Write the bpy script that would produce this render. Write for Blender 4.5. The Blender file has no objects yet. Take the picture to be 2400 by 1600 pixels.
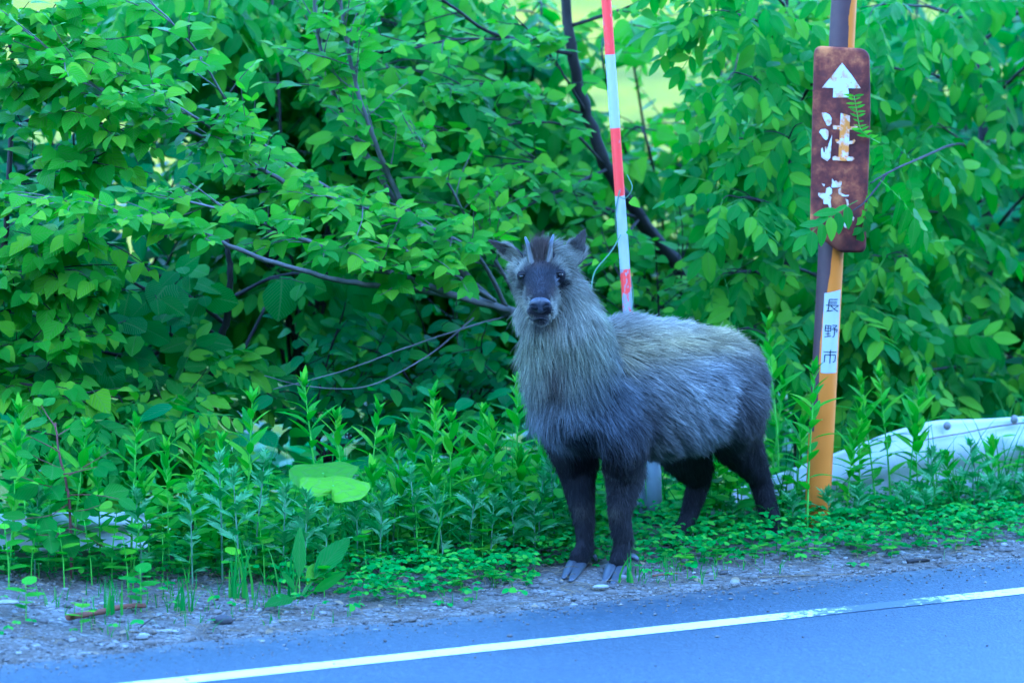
import bpy, bmesh, math, random
import numpy as np
from mathutils import Vector, Matrix, noise as mnoise

random.seed(7)
RNG = np.random.default_rng(7)
SC = bpy.context.scene
COL = SC.collection

# ------------------------------------------------------------------ camera, sky, sun, exposure
CAM = np.array([0.0, -14.0, 2.05])
PITCH = math.radians(5.88)
F_PIX = 12600.0
cam_data = bpy.data.cameras.new("camera")
cam_data.sensor_width = 36.0
cam_data.lens = 36.0 * F_PIX / 2400.0
cam_data.clip_start = 0.1
cam_data.clip_end = 2000.0
cam_data.dof.use_dof = True
cam_data.dof.focus_distance = 14.0
cam_data.dof.aperture_fstop = 3.6
cam = bpy.data.objects.new("camera", cam_data)
cam.location = CAM
cam.rotation_euler = (math.pi / 2 - PITCH, 0.0, 0.0)
COL.objects.link(cam)
SC.camera = cam

SUN_ELEV = math.radians(24.0)
SUN_AZ = math.radians(146.0)           # atan2(x, y) of the direction towards the sun: behind the camera, square to the road
to_sun = Vector((math.cos(SUN_ELEV) * math.sin(SUN_AZ), math.cos(SUN_ELEV) * math.cos(SUN_AZ), math.sin(SUN_ELEV)))
world = bpy.data.worlds.new("World")
SC.world = world
world.use_nodes = True
wn = world.node_tree
wn.nodes.clear()
sky = wn.nodes.new("ShaderNodeTexSky")
sky.sky_type = 'NISHITA'
sky.sun_disc = False
sky.sun_elevation = SUN_ELEV
sky.sun_rotation = SUN_AZ
sky.air_density = 1.0
sky.dust_density = 0.2
sky.ozone_density = 3.0
bgn = wn.nodes.new("ShaderNodeBackground")
bgn.inputs['Strength'].default_value = 0.15
wout = wn.nodes.new("ShaderNodeOutputWorld")
wn.links.new(sky.outputs['Color'], bgn.inputs['Color'])
wn.links.new(bgn.outputs['Background'], wout.inputs['Surface'])

sun_data = bpy.data.lights.new("sun", 'SUN')
sun_data.energy = 2.0
sun_data.angle = math.radians(0.5)
sun_data.color = (1.0, 0.90, 0.74)
sun = bpy.data.objects.new("sun", sun_data)
sun.rotation_euler = (-to_sun).to_track_quat('-Z', 'Y').to_euler()
sun.location = (-10, -40, 60)
COL.objects.link(sun)

SC.view_settings.view_transform = 'Standard'
SC.view_settings.look = 'None'
SC.view_settings.gamma = 1.0
SC.view_settings.use_curve_mapping = False
SC.view_settings.exposure = 4.22
SC.view_settings.use_white_balance = True      # the photograph's cold camera white balance
SC.view_settings.white_balance_temperature = 4750.0
SC.view_settings.white_balance_tint = 10.0
SC.cycles.max_bounces = 7
SC.cycles.diffuse_bounces = 4
SC.cycles.glossy_bounces = 2
SC.cycles.transmission_bounces = 4
SC.cycles.transparent_max_bounces = 4
SC.cycles.caustics_reflective = False
SC.cycles.caustics_refractive = False

# ------------------------------------------------------------------ helpers
def nrm(v):
    v = np.asarray(v, float)
    return v / max(1e-9, np.linalg.norm(v))

_cp, _sp = math.cos(PITCH), math.sin(PITCH)
FWD = np.array([0, _cp, -_sp]); UPV = np.array([0, _sp, _cp]); RGT = np.array([1.0, 0, 0])
RD0 = np.array([-0.84, -1.76]); RDD = nrm([2.16, 1.45]); RDN = np.array([-RDD[1], RDD[0]])

def ray(u, v):
    return FWD * F_PIX + RGT * (u - 1200.0) + UPV * (800.0 - v)

def P(u, v, y):
    """the world point seen at (u, v) of the photograph that lies at depth y"""
    d = ray(u, v)
    return CAM + d * ((y - CAM[1]) / d[1])

def S_of(x, y):
    return (np.asarray(x) - RD0[0]) * RDN[0] + (np.asarray(y) - RD0[1]) * RDN[1]

def PS(u, v, s):
    """the same for a point s metres from the road's edge line (measured across the verge)"""
    d = ray(u, v)
    s0 = float(S_of(CAM[0], CAM[1]))
    ds = d[0] * RDN[0] + d[1] * RDN[1]
    return CAM + d * ((s - s0) / ds)

def TS(t, s):
    return RD0[0] + RDD[0] * t + RDN[0] * s, RD0[1] + RDD[1] * t + RDN[1] * s

def project(p):
    p = np.asarray(p, float) - CAM
    z = p @ FWD
    return 1200 + F_PIX * (p @ RGT) / z, 800 - F_PIX * (p @ UPV) / z, z

def tag(o, label=None, cat=None, group=None, kind=None):
    if label: o['label'] = label
    if cat: o['category'] = cat
    if group: o['group'] = group
    if kind: o['kind'] = kind
    return o

def link(o, parent=None):
    COL.objects.link(o)
    if parent is not None:
        o.parent = parent
    return o

def empty(name, loc=(0, 0, 0)):
    o = bpy.data.objects.new(name, None)
    o.empty_display_size = 0.05
    o.location = loc
    COL.objects.link(o)
    return o

def np_mesh(name, V, faces, mat=None, uv=None, smooth=True):
    """faces: (n,3)/(n,4) array, or a list of arrays of those"""
    me = bpy.data.meshes.new(name)
    V = np.asarray(V, np.float32)
    if isinstance(faces, np.ndarray):
        faces = [faces]
    faces = [np.asarray(f, np.int32) for f in faces if len(f)]
    loops = np.concatenate([f.ravel() for f in faces])
    sizes = np.concatenate([np.full(len(f), f.shape[1], np.int32) for f in faces])
    starts = np.concatenate([[0], np.cumsum(sizes)[:-1]]).astype(np.int32)
    me.vertices.add(len(V)); me.vertices.foreach_set('co', V.ravel())
    me.loops.add(len(loops)); me.loops.foreach_set('vertex_index', loops)
    me.polygons.add(len(sizes)); me.polygons.foreach_set('loop_start', starts)
    me.update(calc_edges=True)
    if smooth:
        me.polygons.foreach_set('use_smooth', np.ones(len(sizes), bool))
    if uv is not None:
        l = me.uv_layers.new(name='UVMap')
        l.data.foreach_set('uv', np.asarray(uv, np.float32)[loops].ravel())
    if mat is not None:
        me.materials.append(mat)
    me.validate()
    return me

def mesh_obj(name, V, faces, mat=None, parent=None, uv=None, smooth=True):
    return link(bpy.data.objects.new(name, np_mesh(name, V, faces, mat, uv, smooth)), parent)

class Geo:
    """collects pieces of geometry for one mesh object"""
    def __init__(self):
        self.V = []; self.Q = []; self.T = []; self.UV = []; self.n = 0
    def add(self, V, quads=None, tris=None, uv=None):
        V = np.asarray(V, float)
        self.V.append(V)
        if quads is not None and len(quads): self.Q.append(np.asarray(quads, np.int32) + self.n)
        if tris is not None and len(tris): self.T.append(np.asarray(tris, np.int32) + self.n)
        self.UV.append(np.zeros((len(V), 2)) if uv is None else np.asarray(uv, float))
        self.n += len(V)
    def tube(self, pts, radii, sides=6, cap=True, jitter=0.0):
        pts = np.asarray(pts, float); m = len(pts)
        radii = np.broadcast_to(np.asarray(radii, float), (m,))
        tang = np.gradient(pts, axis=0)
        tang /= np.maximum(1e-9, np.linalg.norm(tang, axis=1))[:, None]
        ref = np.array([0.31, 0.2, 0.93]) if abs(tang[0][2]) < 0.9 else np.array([0.95, 0.1, 0.1])
        ring = []
        ang = np.linspace(0, 2 * np.pi, sides, endpoint=False)
        lens = np.concatenate([[0], np.cumsum(np.linalg.norm(np.diff(pts, axis=0), axis=1))])
        uv = []
        for i in range(m):
            x = np.cross(tang[i], ref); x = x / max(1e-9, np.linalg.norm(x)); y = np.cross(tang[i], x)
            ref = np.cross(x, tang[i])
            r = radii[i] * (1 + (RNG.normal(0, jitter, sides) if jitter else 0))
            ring.append(pts[i] + np.outer(np.cos(ang) * r, x) + np.outer(np.sin(ang) * r, y))
            uv.append(np.stack([ang / (2 * np.pi), np.full(sides, lens[i])], 1))
        V = np.concatenate(ring); uv = np.concatenate(uv)
        i0 = np.arange(m - 1)[:, None] * sides + np.arange(sides)[None]
        i1 = np.arange(m - 1)[:, None] * sides + (np.arange(sides)[None] + 1) % sides
        q = np.stack([i0, i1, i1 + sides, i0 + sides], -1).reshape(-1, 4)
        tris = []
        if cap:
            V = np.vstack([V, pts[0], pts[-1]]); uv = np.vstack([uv, [0, 0], [0, 0]])
            c0, c1 = m * sides, m * sides + 1
            for k in range(sides):
                tris.append((c0, (k + 1) % sides, k))
                tris.append((c1, (m - 1) * sides + k, (m - 1) * sides + (k + 1) % sides))
        self.add(V, q, np.array(tris) if tris else None, uv)
    def build(self, name, mat, parent=None, smooth=True):
        V = np.concatenate(self.V); uv = np.concatenate(self.UV)
        f = []
        if self.Q: f.append(np.concatenate(self.Q))
        if self.T: f.append(np.concatenate(self.T))
        return mesh_obj(name, V, f, mat, parent, uv, smooth)

def smooth_line(pts, n):
    """Catmull-Rom through the points"""
    p = np.asarray(pts, float)
    if len(p) < 3:
        t = np.linspace(0, 1, n)[:, None]
        return p[0] * (1 - t) + p[-1] * t
    q = np.vstack([2 * p[0] - p[1], p, 2 * p[-1] - p[-2]])
    out = []
    for t in np.linspace(0, len(p) - 1 - 1e-6, n):
        i = int(t); f = t - i
        a, b, c, d = q[i], q[i + 1], q[i + 2], q[i + 3]
        out.append(0.5 * ((2 * b) + (c - a) * f + (2 * a - 5 * b + 4 * c - d) * f * f + (3 * b - a - 3 * c + d) * f ** 3))
    return np.array(out)

# ------------------------------------------------------------------ materials
class Mat:
    def __init__(self, name):
        self.m = bpy.data.materials.new(name); self.m.use_nodes = True
        self.t = self.m.node_tree; self.t.nodes.clear()
        self.out = self.t.nodes.new('ShaderNodeOutputMaterial')
    def n(self, kind, **kw):
        nd = self.t.nodes.new(kind)
        ins = kw.pop('ins', {})
        for k, v in kw.items(): setattr(nd, k, v)
        for k, v in ins.items():
            sock = nd.inputs[k]
            if isinstance(v, bpy.types.NodeSocket): self.t.links.new(v, sock)
            elif isinstance(v, (tuple, list)) and sock.type == 'RGBA': sock.default_value = (*v[:3], 1.0)
            else: sock.default_value = v
        return nd
    def math(self, op, a, b=0.5, c=0.5, clamp=False):
        nd = self.n('ShaderNodeMath', operation=op, use_clamp=clamp)
        for i, v in enumerate((a, b, c)):
            if isinstance(v, bpy.types.NodeSocket): self.t.links.new(v, nd.inputs[i])
            else: nd.inputs[i].default_value = v
        return nd.outputs[0]
    def mix(self, f, a, b, blend='MIX'):
        nd = self.n('ShaderNodeMix', data_type='RGBA', blend_type=blend)
        for i, v in ((0, f), (6, a), (7, b)):
            if isinstance(v, bpy.types.NodeSocket): self.t.links.new(v, nd.inputs[i])
            elif i == 0: nd.inputs[0].default_value = v
            else: nd.inputs[i].default_value = (*v[:3], 1.0)
        return nd.outputs[2]
    def ramp(self, f, stops):
        nd = self.n('ShaderNodeValToRGB')
        el = nd.color_ramp.elements
        while len(el) < len(stops): el.new(0.5)
        for e, (p, c) in zip(el, stops):
            e.position = p; e.color = (*c[:3], 1.0) if isinstance(c, (tuple, list)) else (c, c, c, 1.0)
        self.t.links.new(f, nd.inputs[0])
        return nd.outputs[0]
    def pos(self):
        return self.n('ShaderNodeNewGeometry').outputs['Position']
    def obj(self):
        return self.n('ShaderNodeTexCoord').outputs['Object']
    def uv(self):
        return self.n('ShaderNodeTexCoord').outputs['UV']
    def noise(self, vec, scale, detail=4.0, rough=0.6, out='Fac'):
        nd = self.n('ShaderNodeTexNoise', ins={'Scale': scale, 'Detail': detail, 'Roughness': rough, 'Vector': vec})
        return nd.outputs[out]
    def vmul(self, vec, xyz):
        nd = self.n('ShaderNodeVectorMath', operation='MULTIPLY', ins={0: vec})
        nd.inputs[1].default_value = xyz
        return nd.outputs[0]
    def sep(self, vec):
        return self.n('ShaderNodeSeparateXYZ', ins={0: vec}).outputs
    def bump(self, h, strength=0.5, dist=0.01):
        return self.n('ShaderNodeBump', ins={'Height': h, 'Strength': strength, 'Distance': dist}).outputs[0]
    def pbsdf(self, color, rough=0.6, spec=0.5, normal=None, metal=0.0):
        nd = self.n('ShaderNodeBsdfPrincipled', ins={'Base Color': color, 'Roughness': rough, 'Specular IOR Level': spec, 'Metallic': metal})
        if normal is not None: self.t.links.new(normal, nd.inputs['Normal'])
        return nd.outputs[0]
    def done(self, shader):
        self.t.links.new(shader, self.out.inputs['Surface'])
        return self.m

def leaf_material(name, c1, c2, young, trans, vein_n=9.0, vein_slope=0.55, rough=0.5, tfac=0.40, vein_amt=0.35, spec=0.09):
    M = Mat(name)
    geo = M.n('ShaderNodeNewGeometry'); oi = M.n('ShaderNodeObjectInfo')
    rnd = M.math('FRACT', M.math('ADD', geo.outputs['Random Per Island'], oi.outputs['Random']))
    rnd2 = M.math('FRACT', M.math('MULTIPLY', rnd, 7.31))
    uvs = M.sep(M.uv())
    side = M.math('ABSOLUTE', M.math('SUBTRACT', uvs[0], 0.5))
    ph = M.math('MULTIPLY', M.math('SUBTRACT', uvs[1], M.math('MULTIPLY', side, vein_slope * 2)), vein_n * 6.283)
    vein = M.math('POWER', M.math('MULTIPLY_ADD', M.math('COSINE', ph), 0.5, 0.5), 5.0)
    mid = M.math('SUBTRACT', 1.0, M.math('MULTIPLY', side, 22.0), clamp=True)
    vall = M.math('MAXIMUM', vein, mid)
    base = M.mix(rnd, c1, c2)
    base = M.mix(M.math('GREATER_THAN', rnd2, 0.72), base, young)
    off = M.n('ShaderNodeCombineXYZ', ins={0: M.math('MULTIPLY', rnd, 37.0), 1: M.math('MULTIPLY', rnd2, 19.0)}).outputs[0]
    wv = M.n('ShaderNodeVectorMath', operation='ADD', ins={0: M.uv(), 1: off}).outputs[0]
    nz = M.noise(wv, 3.0, 3.0)
    spot = M.ramp(M.noise(wv, 7.0, 4.0, 0.7), [(0.64, 0.0), (0.68, 1.0)])
    base = M.mix(M.math('MULTIPLY', nz, 0.35), base, M.mix(0.5, base, (0.02, 0.05, 0.012)))
    base = M.mix(M.math('MULTIPLY', vall, vein_amt), base, (0.16, 0.28, 0.07))
    base = M.mix(M.math('MULTIPLY', spot, M.math('MULTIPLY', M.math('GREATER_THAN', rnd, 0.55), 0.75)), base, (0.11, 0.085, 0.025))
    base = M.mix(M.math('MULTIPLY', M.math('LESS_THAN', rnd2, 0.30), 0.45), base, (0.012, 0.09, 0.012))
    tr = M.mix(rnd2, trans, tuple(0.8 * x for x in trans))
    tr = M.mix(M.math('MULTIPLY', vall, 0.3), tr, tuple(0.5 * x for x in trans))
    nb = M.bump(M.math('SUBTRACT', 1.0, vall), 0.45, 0.003)
    p = M.pbsdf(base, rough, spec, nb)
    t = M.n('ShaderNodeBsdfTranslucent', ins={'Color': tr}).outputs[0]
    mx = M.n('ShaderNodeMixShader', ins={0: tfac, 1: p, 2: t})
    return M.done(mx.outputs[0])

MAT = {}
# ------------------------------------------------------------------ ground, road, added shade hill
def fbm(x, y, sc, oct=4, seed=0.0):
    """cheap value-noise fractal on arrays"""
    x = np.asarray(x, float) * sc + seed * 17.3; y = np.asarray(y, float) * sc + seed * 5.9
    out = 0.0; a = 0.5
    for _ in range(oct):
        xi = np.floor(x); yi = np.floor(y); fx = x - xi; fy = y - yi
        fx = fx * fx * (3 - 2 * fx); fy = fy * fy * (3 - 2 * fy)
        def h(i, j):
            n = np.sin(i * 127.1 + j * 311.7 + seed) * 43758.5453
            return n - np.floor(n)
        v = (h(xi, yi) * (1 - fx) + h(xi + 1, yi) * fx) * (1 - fy) + (h(xi, yi + 1) * (1 - fx) + h(xi + 1, yi + 1) * fx) * fy
        out = out + a * v; a *= 0.5; x = x * 2.03 + 3.1; y = y * 2.03 + 1.7
    return out

_SS = [-400, -60, -14, 0.0, 0.5, 0.8, 1.3, 1.7, 2.6, 5.0, 9.0, 16.0, 30, 60, 120, 400]
_ZZ = [-0.02, -0.02, -0.02, -0.012, -0.004, 0.015, 0.03, 0.02, -0.25, -1.1, -1.65, -1.5, -0.9, 1.5, 22, 90]
def ground_z(x, y):
    x = np.asarray(x, float); y = np.asarray(y, float)
    s = S_of(x, y)
    z = np.interp(s, _SS, _ZZ)
    t = (x - RD0[0]) * RDD[0] + (y - RD0[1]) * RDD[1]
    verge = np.clip((s - 0.45) / 0.35, 0, 1)
    heap = 0.05 * np.exp(-((t - 0.2) / 0.45) ** 2 - ((s - 1.25) / 0.3) ** 2)      # the gravel heap at the left
    heap += 0.035 * np.exp(-((t + 0.5) / 0.6) ** 2 - ((s - 1.35) / 0.3) ** 2)
    big = np.clip((s - 6) / 10, 0, 1) * (fbm(x, y, 0.12, 3) - 0.5) * 0.9
    return z + heap + verge * (fbm(x, y, 3.0, 4) - 0.5) * 0.035 + np.clip((s - .3) / .3, 0, 1) * (fbm(x, y, 28.0, 3) - 0.5) * 0.012 + big

def grid_mesh(name, tl, sl, zf, mat):
    T, S = np.meshgrid(tl, sl)
    X, Y = TS(T, S)
    V = np.stack([X, Y, zf(X, Y)], -1).reshape(-1, 3)
    m, n = T.shape
    i = (np.arange(m - 1)[:, None] * n + np.arange(n - 1)[None]).reshape(-1)
    return mesh_obj(name, V, np.stack([i, i + 1, i + n + 1, i + n], 1), mat)

M = Mat("earth_and_gravel")
p = M.pos(); xyz = M.sep(p)
s_ = M.math('ADD', M.math('MULTIPLY', xyz[0], float(RDN[0])), M.math('MULTIPLY_ADD', xyz[1], float(RDN[1]), float(-(RD0[0] * RDN[0] + RD0[1] * RDN[1]))))
grit = M.noise(p, 180.0, 5.0, 0.75)
vor = M.n('ShaderNodeTexVoronoi', ins={'Vector': p, 'Scale': 95.0, 'Randomness': 1.0})
vc = M.sep(vor.outputs['Color'])
gravel = M.ramp(vc[0], [(0.0, (0.06, 0.053, 0.044)), (0.5, (0.135, 0.123, 0.105)), (0.85, (0.19, 0.18, 0.162)), (1.0, (0.32, 0.305, 0.285))])
dirt = M.mix(M.noise(p, 14.0, 5.0), (0.10, 0.075, 0.048), (0.055, 0.042, 0.027))
gravel = M.mix(M.ramp(M.noise(p, 9.0, 4.0), [(0.42, 0.0), (0.62, 1.0)]), gravel, dirt)
gravel = M.mix(M.ramp(grit, [(0.45, 0.0), (0.7, 0.6)]), gravel, (0.21, 0.20, 0.185))
soil = M.mix(M.noise(p, 10.0, 5.0), (0.07, 0.05, 0.03), (0.03, 0.025, 0.016))
near = M.mix(M.math('SMOOTH_MIN', M.math('MULTIPLY', M.math('SUBTRACT', s_, 1.2, clamp=True), 2.0), 1.0, 0.1), gravel, soil)
gn = M.noise(p, 0.9, 7.0, 0.75)
field = M.ramp(gn, [(0.38, (0.02, 0.06, 0.003)), (0.46, (0.10, 0.15, 0.003)), (0.58, (0.20, 0.225, 0.003)), (0.72, (0.27, 0.23, 0.012))])
field = M.mix(M.math('MULTIPLY', M.noise(p, 5.0, 5.0), 0.5), field, (0.075, 0.14, 0.002))
isfield = M.math('MULTIPLY', M.math('SUBTRACT', s_, 6.0, clamp=True), 0.6, clamp=True)
colr = M.mix(isfield, near, field)
hgt = M.math('ADD', M.math('MULTIPLY', vor.outputs['Distance'], -0.6), M.math('MULTIPLY', grit, 0.8))
MAT['ground'] = M.done(M.pbsdf(colr, 0.95, M.math('MULTIPLY_ADD', isfield, -0.2, 0.2), M.bump(hgt, 0.8, 0.01)))

tl = np.concatenate([[-300, -150, -80, -40, -20, -10, -6], np.arange(-4, -1.5, 0.12), np.arange(-1.5, 4.0, 0.022), np.arange(4.0, 7, 0.15), [8, 10, 14, 20, 30, 45, 70, 110, 180, 300]])
sl = np.concatenate([[-30, -20, -14, -10, -6, -2, -0.5], np.arange(-0.1, 1.9, 0.02), np.arange(1.9, 3.2, 0.06), np.arange(3.3, 9, 0.3), np.arange(9, 40, 1.5), [44, 50, 60, 80, 110, 160, 240, 350]])
ground = grid_mesh("ground", tl, sl, ground_z, MAT['ground'])
tag(ground, kind='structure')

# asphalt with a ragged edge
M = Mat("asphalt")
p = M.pos()
agg = M.n('ShaderNodeTexVoronoi', ins={'Vector': p, 'Scale': 130.0})
ag = M.sep(agg.outputs['Color'])
base = M.ramp(ag[0], [(0.0, (0.008, 0.016, 0.026)), (0.5, (0.014, 0.030, 0.047)), (0.85, (0.024, 0.043, 0.064)), (1.0, (0.08, 0.10, 0.12))])
base = M.mix(M.math('MULTIPLY', M.noise(p, 1.6, 5.0), 0.55), base, (0.014, 0.030, 0.049))
base = M.mix(M.ramp(M.noise(p, 60.0, 3.0), [(0.56, 0.0), (0.70, 0.8)]), base, (0.016, 0.033, 0.041))
streak = M.noise(M.n('ShaderNodeMapping', ins={'Vector': p, 'Rotation': (0, 0, -math.atan2(RDD[1], RDD[0])), 'Scale': (0.5, 7.0, 1.0)}).outputs[0], 1.0, 4.0)
base = M.mix(M.ramp(streak, [(0.35, 0.0), (0.7, 0.35)]), base, (0.025, 0.043, 0.060))
s2_ = M.math('ADD', M.math('MULTIPLY', M.sep(p)[0], float(RDN[0])), M.math('MULTIPLY_ADD', M.sep(p)[1], float(RDN[1]), float(-(RD0[0] * RDN[0] + RD0[1] * RDN[1]))))
dust = M.math('ADD', M.math('MULTIPLY_ADD', s2_, 2.4, -0.72), M.math('MULTIPLY_ADD', M.noise(p, 26.0, 6.0, 0.75), 1.6, -0.8))
base = M.mix(M.ramp(dust, [(0.0, 0.0), (0.5, 0.85)]), base, M.mix(M.noise(p, 150.0, 3.0), (0.065, 0.060, 0.052), (0.17, 0.16, 0.145)))
MAT['asphalt'] = M.done(M.pbsdf(base, 0.62, 0.55, M.bump(M.math('ADD', agg.outputs['Distance'], M.noise(p, 120.0, 3.0)), 0.45, 0.006)))
# road sheet: columns along t, the last row follows a ragged edge
tr = np.concatenate([[-300, -120, -60, -30, -12, -6], np.arange(-4, 6, 0.025), [7, 12, 30, 60, 120, 300]])
edge = 0.43 + (fbm(tr, tr * 0, 1.3, 3, 2.0) - 0.45) * 0.22 + (fbm(tr, tr * 0, 11.0, 3, 4.0) - 0.45) * 0.10 + 0.05 * np.exp(-((tr - 0.9) / 0.5) ** 2) - 0.06 * np.clip((0.3 - tr) / 1.0, 0, 1)
rows = [-8.5, -4, -1, -0.3, 0.15]
V = []
for r in rows:
    X, Y = TS(tr, np.full_like(tr, r)); V.append(np.stack([X, Y, np.full_like(X, 0.004)], 1))
X, Y = TS(tr, edge - 0.02); V.append(np.stack([X, Y, np.full_like(X, 0.004)], 1))
X, Y = TS(tr, edge); V.append(np.stack([X, Y, np.full_like(X, -0.012)], 1))
n = len(tr); V = np.concatenate(V)
i = (np.arange(6)[:, None] * n + np.arange(n - 1)[None]).reshape(-1)
road = tag(mesh_obj("road", V, np.stack([i, i + 1, i + n + 1, i + n], 1), MAT['asphalt']), kind='structure')

# painted edge line, worn through in places
M = Mat("road_paint")
p = M.pos()
w1 = M.noise(p, 45.0, 6.0, 0.75); w2 = M.noise(p, 3.2, 4.0)
xs = M.sep(p)
worn_at = M.math('SUBTRACT', 1.0, M.math('MULTIPLY', M.math('ABSOLUTE', M.math('SUBTRACT', xs[0], 0.93)), 3.4), clamp=True)   # the bald stretch
wear = M.math('ADD', M.math('ADD', w1, M.math('MULTIPLY', M.math('SUBTRACT', w2, 0.5), 0.35)), M.math('MULTIPLY', worn_at, 0.3))
wf = M.ramp(wear, [(0.60, 0.0), (0.66, 1.0)])
paint = M.mix(M.noise(p, 20.0, 4.0), (0.66, 0.66, 0.60), (0.50, 0.51, 0.50))
MAT['paint'] = M.done(M.pbsdf(M.mix(wf, paint, (0.055, 0.072, 0.095)), 0.6, 0.4, M.bump(wear, 0.3, 0.003)))
lt = np.concatenate([[-200, -60, -20, -6], np.arange(-4, 6, 0.03), [8, 20, 60, 200]])
wob = (fbm(lt, lt * 0, 9.0, 3, 7.0) - 0.45) * 0.008
curve = -0.016 * np.clip(lt - 0.2, 0, 9) * np.clip(1.9 - lt, -1, 9)
lo = -0.085 + wob + curve * 0; hi = 0.0 + (fbm(lt, lt * 0, 9.0, 3, 9.0) - 0.45) * 0.008
V = []
for r in (lo, hi):
    X, Y = TS(lt, r); V.append(np.stack([X, Y, np.full_like(X, 0.0058)], 1))
n = len(lt); i = np.arange(n - 1)
tag(mesh_obj("road_line", np.concatenate(V), np.stack([i, i + 1, i + n + 1, i + n], 1), MAT['paint']), kind='structure')

# unseen wooded hill added behind the camera to keep the sun off the road
M = Mat("shade_hill_woods")
p = M.pos()
MAT['slope'] = M.done(M.pbsdf(M.mix(M.noise(p, 0.5, 6.0), (0.03, 0.06, 0.015), (0.09, 0.13, 0.035)), 0.9, 0.1))
tx = np.linspace(-220, 220, 90); sx = np.concatenate([np.linspace(-22, -80, 40), [-95, -130]])
def shade_hill_z(x, y):
    s = -S_of(x, y) - 22
    z = np.interp(s, [0, 4, 40, 46, 60, 108], [-0.3, 1.0, 34.5, 35.0, 29, 10])
    return z + (fbm(x, y, 0.22, 4) - 0.5) * np.clip(s, 0, 12) * 0.30
tag(grid_mesh("added_shade_hill", tx, sx, shade_hill_z, MAT['slope']), kind='structure')
# ------------------------------------------------------------------ the serow
AO = np.array([0.21, -0.06, 0.0]); AH = np.array([-0.669, -0.743, 0.0]); AL = np.array([0.743, -0.669, 0.0])
def A(a, b, c): return AO + AH * a + AL * b + np.array([0, 0, c])
DOWN = np.array([0, 0, -1.0]); TOCAM = np.array([0, -1.0, 0.1])

serow = tag(empty("serow", A(-0.25, 0, 0)), "shaggy grey brown horned serow standing on the verge and facing the camera", "serow")
serow_m = Matrix.Translation(serow.location)

SK = []      # skeleton balls: pos, radii (along h, lateral, up) , flow, hair length, colour, region
def ball(p, r, flow, ln, col, reg, rv=None):
    r3 = np.array([r, r, r]) if np.isscalar(r) else np.asarray(r, float)
    SK.append((np.asarray(p, float), r3, nrm(flow), ln, np.asarray(col, float), reg))
def chain(pts, rs, flow, ln, col, reg, n=7):
    """tapered limb through the points"""
    pts = np.asarray(pts, float); rs = np.asarray(rs, float)
    for i in range(len(pts) - 1):
        for t in np.linspace(0, 1, n, endpoint=(i == len(pts) - 2)):
            c = col if np.ndim(col) == 1 else np.asarray(col[i]) * (1 - t) + np.asarray(col[i + 1]) * t
            l = ln if np.isscalar(ln) else ln[i] * (1 - t) + ln[i + 1] * t
            ball(pts[i] * (1 - t) + pts[i + 1] * t, rs[i] * (1 - t) + rs[i + 1] * t, flow, l, c, reg)

C_BODY = (0.267, 0.261, 0.242); C_FLANK = (0.294, 0.301, 0.305); C_RUMP = (0.093, 0.086, 0.084); C_NECK = (0.230, 0.232, 0.155)
C_LEG = (0.010, 0.009, 0.012); C_SHIN = (0.020, 0.017, 0.018); C_CHEST = (0.109, 0.121, 0.146); C_FACE = (0.030, 0.027, 0.030)
C_CHEEK = (0.272, 0.262, 0.183); C_CROWN = (0.065, 0.045, 0.036)
BACK = -AH * 1.0 + DOWN * 0.55
# trunk
torso = [(0.07, .470, .100, .120, .055, C_CHEST), (0.0, .485, .122, .165, .052, C_CHEST), (-.09, .488, .136, .178, .048, C_BODY),
         (-.18, .480, .146, .182, .048, C_BODY), (-.27, .470, .154, .180, .048, C_FLANK), (-.36, .462, .154, .172, .048, C_FLANK),
         (-.44, .458, .146, .160, .045, C_BODY), (-.51, .455, .134, .146, .045, C_RUMP), (-.57, .448, .112, .122, .045, C_RUMP)]
_ta = np.array([t[0] for t in torso])[::-1]
for a in np.linspace(.07, -.56, 26):
    c, rl, rv, ln = (float(np.interp(a, _ta, np.array([t[k] for t in torso])[::-1])) for k in (1, 2, 3, 4))
    col = [float(np.interp(a, _ta, np.array([t[5][k] for t in torso])[::-1])) for k in range(3)]
    ball(A(a, 0, c), (0.095 if -.5 < a < 0.02 else 0.075, rl, rv), BACK, ln, col, 'body')
for b in (-.075, .075):      # shoulders and haunches
    ball(A(0.0, b, .45), (.085, .06, .13), BACK + DOWN * .5, .045, C_CHEST, 'body')
    ball(A(-.03, b * 1.05, .37), (.06, .05, .08), BACK + DOWN * 1.2, .045, (.06, .056, .055), 'body')
chain([A(-.60, 0, .52), A(-.68, 0, .47)], [.035, .02], DOWN - AH * .3, .05, C_RUMP, 'body', 4)      # tail
# neck
chain([A(.05, 0, .52), A(.085, 0, .60), A(.125, -.005, .68), P(1280, 640, -.15)], [.120, .105, .088, .066],
      DOWN + TOCAM * .12 - AH * .25, [.065, .070, .070, .05], [C_CHEST, C_NECK, C_NECK, C_CHEEK], 'neck', 6)
chain([P(1275, 740, -.20), P(1290, 840, -.16), A(.12, 0, .45)], [.05, .065, .075], DOWN + TOCAM * .1, .065, [C_NECK, C_NECK, C_CHEST], 'neck', 5)
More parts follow.
